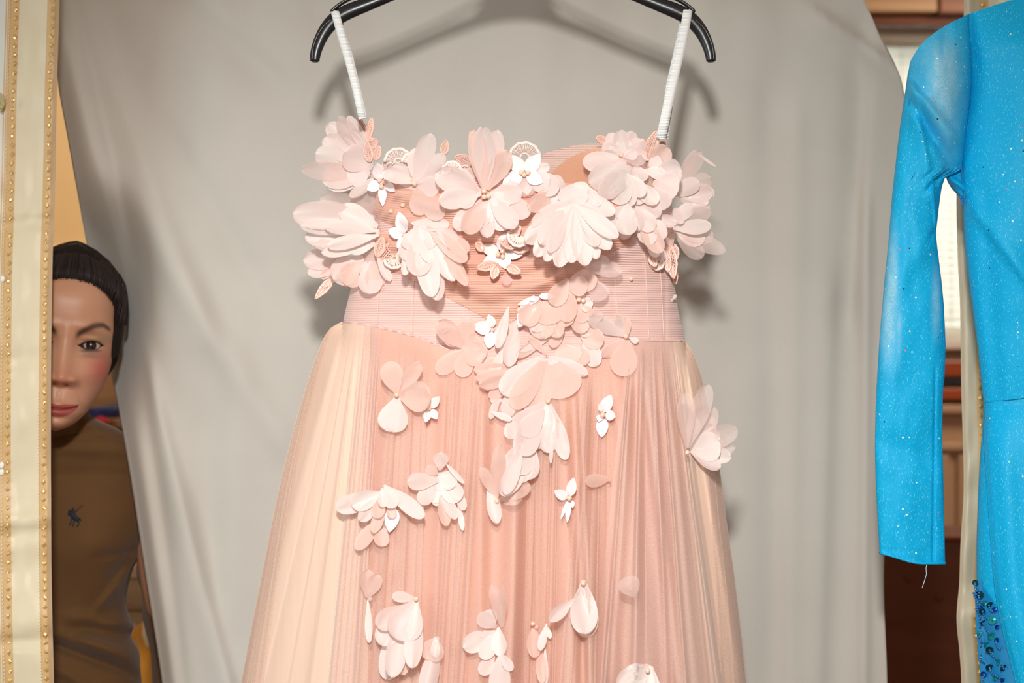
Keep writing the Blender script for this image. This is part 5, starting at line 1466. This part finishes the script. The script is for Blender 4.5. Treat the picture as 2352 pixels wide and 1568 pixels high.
def face_disp(x, z):
    ax = abs(x); d = 0
    # nose: bridge growing to the tip, wings, columella
    t = max(0, min(1, (.008 - z)/.052))
    ridge_a = .003 + .0175*t**1.25
    fall = smooth(-.058, -.047, z)
    wn = .0085 + .0045*t
    d += ridge_a*exp(-(x/wn)**2)*fall*smooth(.030, .006, z) if z > -.06 else 0
    d += .0040*g2(x, z, 0, -.041, .011, .009)
    d += .0105*g2(ax, z, .0155, -.0455, .0070, .0070)
    d -= .0050*g2(ax, z, .0070, -.0525, .0038, .0030)
    # sockets, brow ridge, lids
    d -= .0090*g2(ax, z, .026, .004, .013, .012)
    d -= .0040*g2(ax, z, .0150, .002, .006, .012)
    d += .0040*g2(ax, z, .030, .022, .020, .006)
    d += .0036*g2(ax, z, EX, .0085, .014, .0035)
    d += .0026*g2(ax, z, EX, -.0095, .014, .004)
    d -= .0012*g2(ax, z, EX, -.017, .014, .003)
    # cheeks and the smile fold
    d += .0060*g2(ax, z, .036, -.036, .017, .015)
    dd, ov, tt = seg_dist(ax, z, (.019, -.050), (.032, -.082))
    d -= .0022*exp(-(ov/.0035)**2)
    # mouth
    d += .0050*g2(x, z, 0, -.080, .026, .016)
    d += .0032*g2(x, z, 0, -.0775, .019, .0036) + .0040*g2(x, z, 0, -.0880, .017, .0042)
    d -= .0040*exp(-((z + .0835 - .0034*(ax/.02)**2)/.0012)**2)*smooth(.028, .024, ax)
    d -= .0010*g2(ax, z, .0280, -.0820, .004, .004)
    d -= .0020*g2(x, z, 0, -.0955, .014, .0040)
    d -= .0012*g2(x, z, 0, -.066, .003, .006)
    d += .0060*g2(x, z, 0, -.104, .014, .009)
    d += .0012*g2(ax, z, .03, .055, .022, .018)
    # frown lines
    d -= .0008*g2(ax, z, .006, .018, .0016, .008)
    return d
sk = srgb(200, 148, 118)
def mixc(a, b_, t): return tuple(a[i]*(1-t) + b_[i]*t for i in range(3)) + (1,)
def face_col(x, z, front):
    if not front: return sk
    ax = abs(x); c = sk
    c = mixc(c, srgb(206, 96, 92), .75*g2(ax, z, .048, -.030, .015, .020))
    c = mixc(c, srgb(205, 128, 104), .5*g2(x, z, 0, -.044, .02, .012))
    c = mixc(c, srgb(120, 110, 62), .55*g2(ax, z, .043, .010, .013, .006))
    c = mixc(c, srgb(96, 84, 78), .35*g2(ax, z, .03, -.010, .016, .006))
    # eyebrow
    q = (ax-.012)/.040
    if -.1 < q < 1.15:
        zc = .0110 + .0165*sin(pi/2*max(0, min(1, q/.8))) - .004*max(0, q-.8)/.2
        th_ = .0050*(1 - .8*max(0, q-.45)) 
        k = exp(-abs((z-zc)/th_)**2.6)*smooth(-.08, .08, q)*(1-smooth(.95, 1.12, q))
        c = mixc(c, srgb(54, 34, 28), .88*k)
    # eye line
    a = almond(x, z)
    k = (1-smooth(1.0, 1.45, a))*(.95)
    c = mixc(c, srgb(26, 24, 30), k)
    c = mixc(c, srgb(40, 38, 44), .75*exp(-((z + .0062 - .0012*((ax-EX)/.015))/.0022)**2)*exp(-((ax-EX-.001)/.0125)**4))
    # lips
    hw = .0255
    if ax < hw:
        e = 1-(ax/hw)**2
        up_ = .0034*(ax/.02)**2 - .001; top = -.0825 + up_ + .0070*e**.7 - .0016*exp(-(x/.004)**2); bot = -.0825 + up_ - .0105*e**.6
        k = smooth(bot-.001, bot+.001, z)*(1-smooth(top-.001, top+.001, z))
        c = mixc(c, srgb(172, 72, 70), .85*k)
        c = mixc(c, srgb(80, 24, 26), .8*exp(-((z+.0825-up_)/.0011)**2)*k)
    c = mixc(c, srgb(60, 26, 20), .85*g2(ax, z, .0072, -.0530, .0036, .0022))
    return c
# head frame: origin between the eyes' depth axis
head_c = P(150, 787, 1.755)
to_cam = (Vector((0, 0, CAM_Z)) - head_c); yaw = math.atan2(to_cam.x, -to_cam.y) # turn the face to the camera
Rz = Matrix.Rotation(yaw + radians(0), 4, 'Z'); Ry = Matrix.Rotation(radians(6.5), 4, 'Y')
HM = Matrix.Translation(head_c - PL) @ Rz @ Ry @ Matrix.Scale(.935, 4)
def hp(x, y, z):     # head local: x right, y towards camera, z up
    return HM @ Vector((x, -y, z))
def head_base(z, a):
    w = sm_interp(HW, z); f = sm_interp(HF, z); bk = sm_interp(HBk, z)
    ca, sa = cos(a), sin(a)
    ex = .80 if sa > 0 else .95
    x = w*(abs(sa)**0.0)*(abs(ca)**ex)*(1 if ca > 0 else -1)
    y = (f if sa > 0 else bk)*(abs(sa)**(.86 if sa > 0 else .95))*(1 if sa > 0 else -1)
    return x, y
zs = []
z = -.113
while z < .121:
    zs.append(z); z += .00085 if -.10 < z < .035 else .002
zs.append(.121)
angs = [pi*k/190 for k in range(191)] + [pi + pi*k/40 for k in range(1, 40)]
NA = len(angs)
vs, at = [], []
for z in zs:
    for a in angs:
        x, y = head_base(z, a)
        front = sin(a) > .02
        if front:
            k = smooth(.02, .3, sin(a))
            y += face_disp(x, z)*k
            al = almond(x, z)
            if al < 1.0: y -= .0075*smooth(1.0, .80, al)
        vs.append(hp(x, y, z)); at.append(face_col(x, z, sin(a) > .1))
fs = grid_faces(len(zs), NA, wrap=True)
head = mesh_obj('head', vs, fs, m_skin, per, attr=at)
# eyes
m_eye, nt, b = new_mat('eye_white'); b.inputs['Base Color'].default_value = srgb(196, 176, 162); b.inputs['Roughness'].default_value = .15
m_iris, nt, b = new_mat('iris'); b.inputs['Base Color'].default_value = srgb(30, 18, 14); b.inputs['Roughness'].default_value = .04; b.inputs['Coat Weight'].default_value = 1
for s in (-1, 1):
    xx = EX*s
    # surface depth at the eye
    best = 0
    for k in range(400):
        a = pi*k/400
        bx_, by_ = head_base(0.0, a)
        if abs(bx_ - xx) < .0006: best = by_ + face_disp(xx, 0.0)
    eb = MB().ball((0, 0, 0), .0122*.935, 26, 18).build('eyeball', m_eye, head)
    eb.location = hp(xx, best - .0128, 0.0004)
    ic = hp(xx + .0004, best - .0128, .0012) - hp(xx, best - .0128, .0004)
    mb = MB(); dirv = (HM.to_3x3() @ Vector((0, -1, 0)))
    n = 20; rings = []
    X = HM.to_3x3() @ Vector((1, 0, 0)); Z = HM.to_3x3() @ Vector((0, 0, 1))
    for q in (0, .25, .5, .75, 1.0):
        r_ = .0066*q
        d = sqrt(.0122**2 - r_*r_) + .0005*(1-q*q) + .00012
        for k in range(n):
            mb.v.append(tuple(X*(r_*cos(2*pi*k/n)) + Z*(r_*sin(2*pi*k/n)) + dirv*d + X*.0002))
    mb.f = grid_faces(5, n, wrap=True)
    mb.build('iris', m_iris, eb)
# upper lashes
m_lash = basic('lash', srgb(16, 12, 12), .6)
m_hair = basic('dark_hair', srgb(38, 28, 25), .55, spec=.2, noise_amt=.35, noise_scale=1.0, bump=.5, bump_scale=1.0, stretch=(300, 80, 30))
m_hair.node_tree.nodes['Principled BSDF'].inputs['Roughness'].default_value = .7
# hair bump follows combed-back strands
nt = m_hair.node_tree
for s in (-1, 1):
    mb = MB()
    for k in range(26):
        u = -1 + 2*k/25
        x = (EX + .0150*u)*s; z0 = .0052*(1-abs(u)**2.2) + .0016*u
        yy = 0
        for q in range(300):
            a = pi*q/300
            bx_, by_ = head_base(z0, a)
            if abs(bx_-x) < .0008: yy = by_ + face_disp(x, z0)
        mb.tube([hp(x, yy - .0005, z0), hp(x + .0012*u*s, yy + .0032, z0 + .0006), hp(x + .0024*u*s, yy + .0052, z0 + .0026)], [.00028, .00022, .00008], 4)
    o = mb.build('eyelashes', m_lash, head)
# hair shell: head surface grown outwards where hair grows
def hair_amt(x, y, z, a):
    """0 on the face, 1 deep in the hair"""
    sa = sin(a)
    if sa > 0:
        # face oval: outside of it hair
        hl = .080 - .030*min(1, abs(x)/.056)**2.6
        if z > hl: d1 = (z-hl)/.026
        else: d1 = 0
        xe = interp([(-.06, .075), (-.045, .0640), (-.03, .0595), (0, .0570), (.03, .0560), (.06, .053)], z)
        d2 = (abs(x)-xe)/.007*smooth(-.022, -.006, z) if z > -.022 else 0
        return max(0, min(1, max(d1, d2)))
    return smooth(-.045, -.015, z) if (abs(x) > .03 and z < -.01) else (smooth(-.075, -.055, z) if z < -.05 else 1.0)
vs = []; keep = []
hz = [(-.075 + .0016*k) for k in range(0, 121)] + [.1185, .1197, .1205]
hang = [2*pi*k/150 for k in range(150)]
for z in hz:
    for a in hang:
        x, y = head_base(z, a)
        h = hair_amt(x, y, z, a)
        keep.append(h)
        nrm = Vector((x/.07, y/.09, max(0, z)/.10*.9)); nrm.normalize()
        st = .0010*noise.noise(Vector((x*90, y*30, z*20)))
        side = min(1, abs(x)/.06)*(1-smooth(.06, .10, z))
        th_ = -.0012 + (.0125 - .0050*side)*h**.8 + st*h
        if z > .07: th_ += .002*h
        vs.append(hp(x + nrm.x*th_, y + nrm.y*th_, z + nrm.z*th_ + (.001 if z > .1 else 0)))
fs = grid_faces(len(hz), len(hang), wrap=True)
fs = [f for f in fs if max(keep[i] for i in f) > 0.0]
vs.append(hp(0, 0, .136)); top = len(vs)-1
base = (len(hz)-1)*len(hang)
fs += [(base+k, base+(k+1) % len(hang), top) for k in range(len(hang))]
hair = mesh_obj('hair', vs, fs, m_hair, head)
# combed strands along the hairline and over the temple
rs_ = random.Random(3)
mb = MB()
for k in range(300):
    a = rs_.uniform(.05, pi-.05); z0 = None
    for q in range(60):
        z = .030 + .09*q/59
        x, y = head_base(z, a)
        if hair_amt(x, y, z, a) > .02: z0 = z; break
    if z0 is None: continue
    pts = []
    for q in range(6):
        z = min(.119, z0 - .002 + q*.012); aa = a + (pi/2-a)*-.03*q
        x, y = head_base(z, aa); nrm = Vector((x/.07, y/.09, max(0, z)/.1*.9)).normalized()
        h = hair_amt(x, y, z, aa); t_ = .0006 + .0128*h**.6 + .0006
        pts.append(hp(x+nrm.x*t_, y+nrm.y*t_, z+nrm.z*t_))
    mb.tube(pts, [.0002, .0004, .0005, .0005, .0004, .0002], 4)
o = mb.build('hair_strands', basic('brown_hair_strands', srgb(46, 35, 31), .45, spec=.4), head); o['kind'] = 'stuff'
# bun at the back and the ears
mb = MB().ball(hp(0, -.115, .02), .036, 20, 14, (1, .8, 1)); mb.build('hair_bun', m_hair, head)
for s in (-1, 1):
    mb = MB()
    path = [hp(s*.060, -.016, .018), hp(s*.063, -.020, .024), hp(s*.067, -.026, .018), hp(s*.067, -.028, .0), hp(s*.064, -.024, -.018), hp(s*.061, -.017, -.028), hp(s*.059, -.013, -.024)]
    mb.tube(smooth_path(path, 4), [.0035]*25, 10)
    mb.tube([hp(s*.060, -.016, .012), hp(s*.062, -.020, 0), hp(s*.060, -.016, -.014)], [.004, .007, .004], 10)
    o = mb.build('ear', m_skin, head)
    ca = o.data.color_attributes.new('tint', 'FLOAT_COLOR', 'POINT'); ca.data.foreach_set('color', list(sk)*len(o.data.vertices))

# body under the clothes: one continuous skinned surface
def skinned(name, verts, edges, radii, mat, parent, root=0, sub=2):
    me = bpy.data.meshes.new(name); me.from_pydata([tuple(v) for v in verts], edges, [])
    o = link(name, me, mat, parent)
    sm = o.modifiers.new('skin', 'SKIN'); ss = o.modifiers.new('sub', 'SUBSURF'); ss.levels = sub; ss.render_levels = sub
    for i, v in enumerate(me.skin_vertices[0].data):
        v.radius = (radii[i] if isinstance(radii[i], tuple) else (radii[i], radii[i])); v.use_root = (i == root)
    sm.use_smooth_shade = True
    return o
def W(px, py, Y=WY): return P(px, py, Y) - PL
V, E, R_ = [], [], []
def J(p, r, par=None):
    V.append(p); R_.append(r)
    if par is not None: E.append((par, len(V)-1))
    return len(V)-1
def wl(x, y, z): return Vector((x, y, z))
pel = J(wl(0, .02, .88), (.125, .09))
wai = J(wl(0, .01, 1.02), (.10, .075), pel)
che = J(wl(.0, .0, 1.17), (.115, .085), wai)
nec0 = J(wl(.015, -.02, 1.27), (.06, .05), che)
nec = J(wl(.018, -.09, 1.36), (.045, .045), nec0)
for s in (-1, 1):
    sh_ = J(wl(s*.145, .0, 1.235), (.05, .045), che)
    el = J(wl(s*.185, .03, .99), (.034, .034), sh_)
    wr = J(wl(s*.19, -.01, .78), (.023, .020), el)
    pa = J(wl(s*.19, -.02, .715), (.034, .018), wr)
    for f in range(4):
        bx_ = s*.19; yy = -.045 + f*.019; Ls = (.034, .040, .037, .028)[f]
        k1 = J(wl(bx_, yy, .69), .0088, pa); k2 = J(wl(bx_-s*.006, yy, .69-Ls), .008, k1); k3 = J(wl(bx_-s*.016, yy, .69-Ls*1.7), .007, k2)
    t1 = J(wl(bx_-s*.005, -.055, .735), .010, pa); t2 = J(wl(bx_-s*.012, -.072, .705), .0085, t1)
    hip = J(wl(s*.085, .02, .80), (.088, .085), pel)
    kn = J(wl(s*.09, .0, .46), (.052, .055), hip)
    an = J(wl(s*.09, .03, .09), (.032, .035), kn)
    J(wl(s*.095, -.06, .035), (.038, .028), an); 
    V_t = J(wl(s*.098, -.13, .028), (.034, .02), len(V)-1)
body = skinned('body', V, E, R_, m_skin, per)
# body meshes get their tint from a constant attribute through a plain material instead
m_skin2 = basic('skin_plain', sk, .5); body.data.materials.clear(); body.data.materials.append(m_skin2)

# brown turtleneck: torso, collar and sleeves in one knitted surface
def brown():
    m, nt, b = new_mat('brown_knit')
    b.inputs['Base Color'].default_value = srgb(104, 74, 44); b.inputs['Roughness'].default_value = .85; b.inputs['Sheen Weight'].default_value = .15; b.inputs['Specular IOR Level'].default_value = .2
    tc = nt.nodes.new('ShaderNodeTexCoord'); w_ = nt.nodes.new('ShaderNodeTexWave'); w_.bands_direction = 'X'; w_.inputs['Scale'].default_value = 300
    nt.links.new(tc.outputs['Object'], w_.inputs['Vector'])
    bp = nt.nodes.new('ShaderNodeBump'); bp.inputs['Strength'].default_value = .3; bp.inputs['Distance'].default_value = .0004
    nt.links.new(w_.outputs['Fac'], bp.inputs['Height']); nt.links.new(bp.outputs['Normal'], b.inputs['Normal'])
    return m
m_knit = brown()
# torso rows: (py, left px, right px, depth half, Y centre) at Y = WY
T_L = [(925, 46), (950, 44), (985, 20), (1010, -40), (1040, -110), (1080, -150), (1200, -160), (1300, -130), (1430, -100), (1568, -110), (1800, -150), (1900, -150)]
T_R = [(925, 186), (945, 200), (962, 222), (985, 272), (1010, 305), (1040, 345), (1080, 362), (1200, 352), (1270, 326), (1300, 308), (1330, 298), (1370, 290), (1395, 291), (1420, 300), (1440, 306), (1460, 300), (1490, 318), (1530, 322), (1568, 326), (1800, 350), (1900, 352)]
def cr(x, y, a, b_, w, am, asy=1.0): return ridge(x, y, a, b_, w, am, asy, 30)
def knit_disp(x, y):
    D = .003*noise.noise(Vector((x/80, y/60, 31)))
    D += cr(x, y, (308, 1265), (250, 1275), 7, -.006) + cr(x, y, (306, 1300), (238, 1380), 14, .012, .5) + cr(x, y, (300, 1270), (262, 1320), 10, -.008)
    D += cr(x, y, (120, 1480), (330, 1560), 12, -.016, .6) + cr(x, y, (120, 1455), (300, 1500), 16, .010) + cr(x, y, (300, 1430), (180, 1420), 14, .008) + cr(x, y, (306, 1455), (230, 1448), 9, -.010)
    D += cr(x, y, (290, 1380), (150, 1470), 22, -.008) + cr(x, y, (310, 1520), (200, 1470), 14, .010) + cr(x, y, (240, 1600), (120, 1530), 12, .008)
    D += cr(x, y, (110, 1010), (230, 985), 5, -.004) + cr(x, y, (110, 1030), (290, 1032), 8, .003) + cr(x, y, (190, 965), (260, 1010), 9, .004) + cr(x, y, (120, 1050), (280, 1060), 8, -.0015)
    D += .016*exp(-((x-205)/75.0)**2 - ((y-1250)/105.0)**2)
    return D
vs = []
rows = [925, 932, 940, 948, 956, 964, 972, 980, 988] + [996 + 8*k for k in range(0, 90)] + [1740, 1780, 1830, 1880]
NF, NB = 110, 30
for y in rows:
    l, r = sm_interp(T_L, y), sm_interp(T_R, y)
    dh = interp([(925, .056), (965, .062), (1000, .075), (1100, .10), (1250, .108), (1400, .095), (1900, .11)], y)
    yc = interp([(925, 1.815), (1000, 1.85), (1090, 1.885), (1900, 1.89)], y)
    for k in range(NF+NB):
        front = k < NF
        c = -cos(pi*k/NF) if front else cos(pi*(k-NF)/NB)
        e = (max(0, 1-abs(c)**2.3))**.5
        x = (l+r)/2 + (r-l)/2*c
        Y = yc - dh*e - knit_disp(x, y)*min(1, e*2) if front else yc + dh*e
        vs.append(W(x, y, Y))
fs = grid_faces(len(rows), NF+NB, wrap=True)
tube_ = MB(); tube_.v = [tuple(v) for v in vs]; tube_.f = fs
# sleeves
for s in (-1, 1):
    if s > 0:
        pth = [W(300, 1060, 1.885), W(352, 1085, 1.885), W(384, 1130, 1.885), W(392, 1200, 1.89), W(396, 1300, 1.90), W(404, 1400, 1.905), W(420, 1568, 1.91), W(438, 1750, 1.90), W(446, 1900, 1.885), W(452, 2060, 1.875)]
    else:
        pth = [W(-60, 1060, 1.885), W(-120, 1085, 1.885), W(-158, 1130, 1.885), W(-170, 1200, 1.89), W(-184, 1300, 1.90), W(-196, 1400, 1.905), W(-216, 1568, 1.91), W(-238, 1750, 1.90), W(-246, 1900, 1.885), W(-252, 2060, 1.875)]
    pp = smooth_path(pth, 5); rads = []
    rt = [.040, .052, .054, .050, .045, .042, .038, .036, .033, .028]
    for i in range(len(pp)):
        f = i/5; a = int(f); rads.append(rt[a]*(1-(f-a)) + rt[min(a+1, 9)]*(f-a))
    rads = [r_*(1 + .05*sin(i*1.3)) for i, r_ in enumerate(rads)]
    tube_.tube(pp, rads, 24)
sw = tube_.build('turtleneck', m_knit, per)
# folded collar
col_ = MB(); n = 40; rings = []
for (py, lx, rx, d) in ((985, 40, 218, .070), (960, 46, 206, .068), (940, 50, 198, .064), (926, 54, 190, .060), (922, 58, 184, .054), (932, 62, 180, .050)):
    for k in range(n):
        a = 2*pi*k/n
        x = (lx+rx)/2 + (rx-lx)/2*cos(a)
        yy = py + 20*(1-max(0, sin(a)))*.0 + (-12*cos(a)) + 18*max(0, sin(a))*1.0
        col_.v.append(tuple(W(x, yy, 1.80 + (py-922)*.0006 - d*sin(a))))
col_.f = grid_faces(6, n, wrap=True)
col_.build('collar', m_knit, per)
# small dark blue embroidered rider emblem
m_embl = basic('navy_embroidery', srgb(30, 38, 52), .7, noise_amt=.4, noise_scale=300)
mb = MB()
def ep(x, y): return W(x, y, 1.878 - .108*.985 - .018)
def yfront(x, y):
    l, r = sm_interp(T_L, y), sm_interp(T_R, y); dh = interp([(925, .056), (965, .062), (1000, .075), (1100, .10), (1250, .108), (1400, .095)], y); yc = 1.8855
    c = (x-(l+r)/2)/((r-l)/2); e = (max(0, 1-abs(c)**2.3))**.5
    return yc - dh*e - knit_disp(x, y) - .001
for pts, rr2 in ((((160, 1172), (164, 1180), (172, 1188), (180, 1194)), (3.2, 5.5, 6.5, 4.5)), (((166, 1170), (169, 1178), (171, 1186)), (2.6, 3.6, 3.2)), (((167, 1166), (169, 1170)), (2.4, 2.4)),
                 (((160, 1174), (157, 1184)), (1.8, 1.2)), (((166, 1188), (162, 1200), (160, 1206)), (2.2, 1.6, 1.3)), (((172, 1192), (168, 1204), (167, 1209)), (2.0, 1.5, 1.2)), (((179, 1194), (181, 1202), (177, 1209)), (2.6, 1.8, 1.3)),
                 (((183, 1190), (186, 1196)), (2.0, 1.3)), (((172, 1176), (180, 1168), (190, 1160)), (1.2, .9, .8)), (((160, 1172), (158, 1178), (161, 1182)), (2.6, 2.4, 1.6))):
    mb.tube([P(x, y, yfront(x, y)) - PL for x, y in pts], [q/px_m for q in rr2], 8, True, .3)
mb.build('chest_emblem', m_embl, per)
# trousers
V, E, R_ = [], [], []
p0 = J(wl(0, .02, .90), (.135, .10)); p1 = J(wl(0, .01, 1.0), (.115, .09), p0)
for s in (-1, 1):
    a = J(wl(s*.088, .02, .78), (.098, .095), p0); b2 = J(wl(s*.092, .0, .46), (.066, .068), a); c2 = J(wl(s*.092, .03, .12), (.055, .06), b2)
skinned('trousers', V, E, R_, basic('black_cloth', srgb(30, 30, 34), .8), per)
for s in (-1, 1):
    bm = bmesh.new(); bmesh.ops.create_cube(bm, size=1)
    bmesh.ops.subdivide_edges(bm, edges=bm.edges[:], cuts=5, use_grid_fill=True)
    for v in bm.verts:
        q = v.co.copy(); wd = .048*(1 - .5*max(0, -q.y)**2*2)
        v.co = Vector((s*.095 + q.x*2*wd*(1-.3*abs(q.z+.5)), -.04 + q.y*.25, max(0, .032 + q.z*.06 + (.02 if q.y > 0.1 and q.z > 0 else 0))))
    m_ = MB(); m_.bm(bm); m_.build('shoe', M['black_plastic'], per)
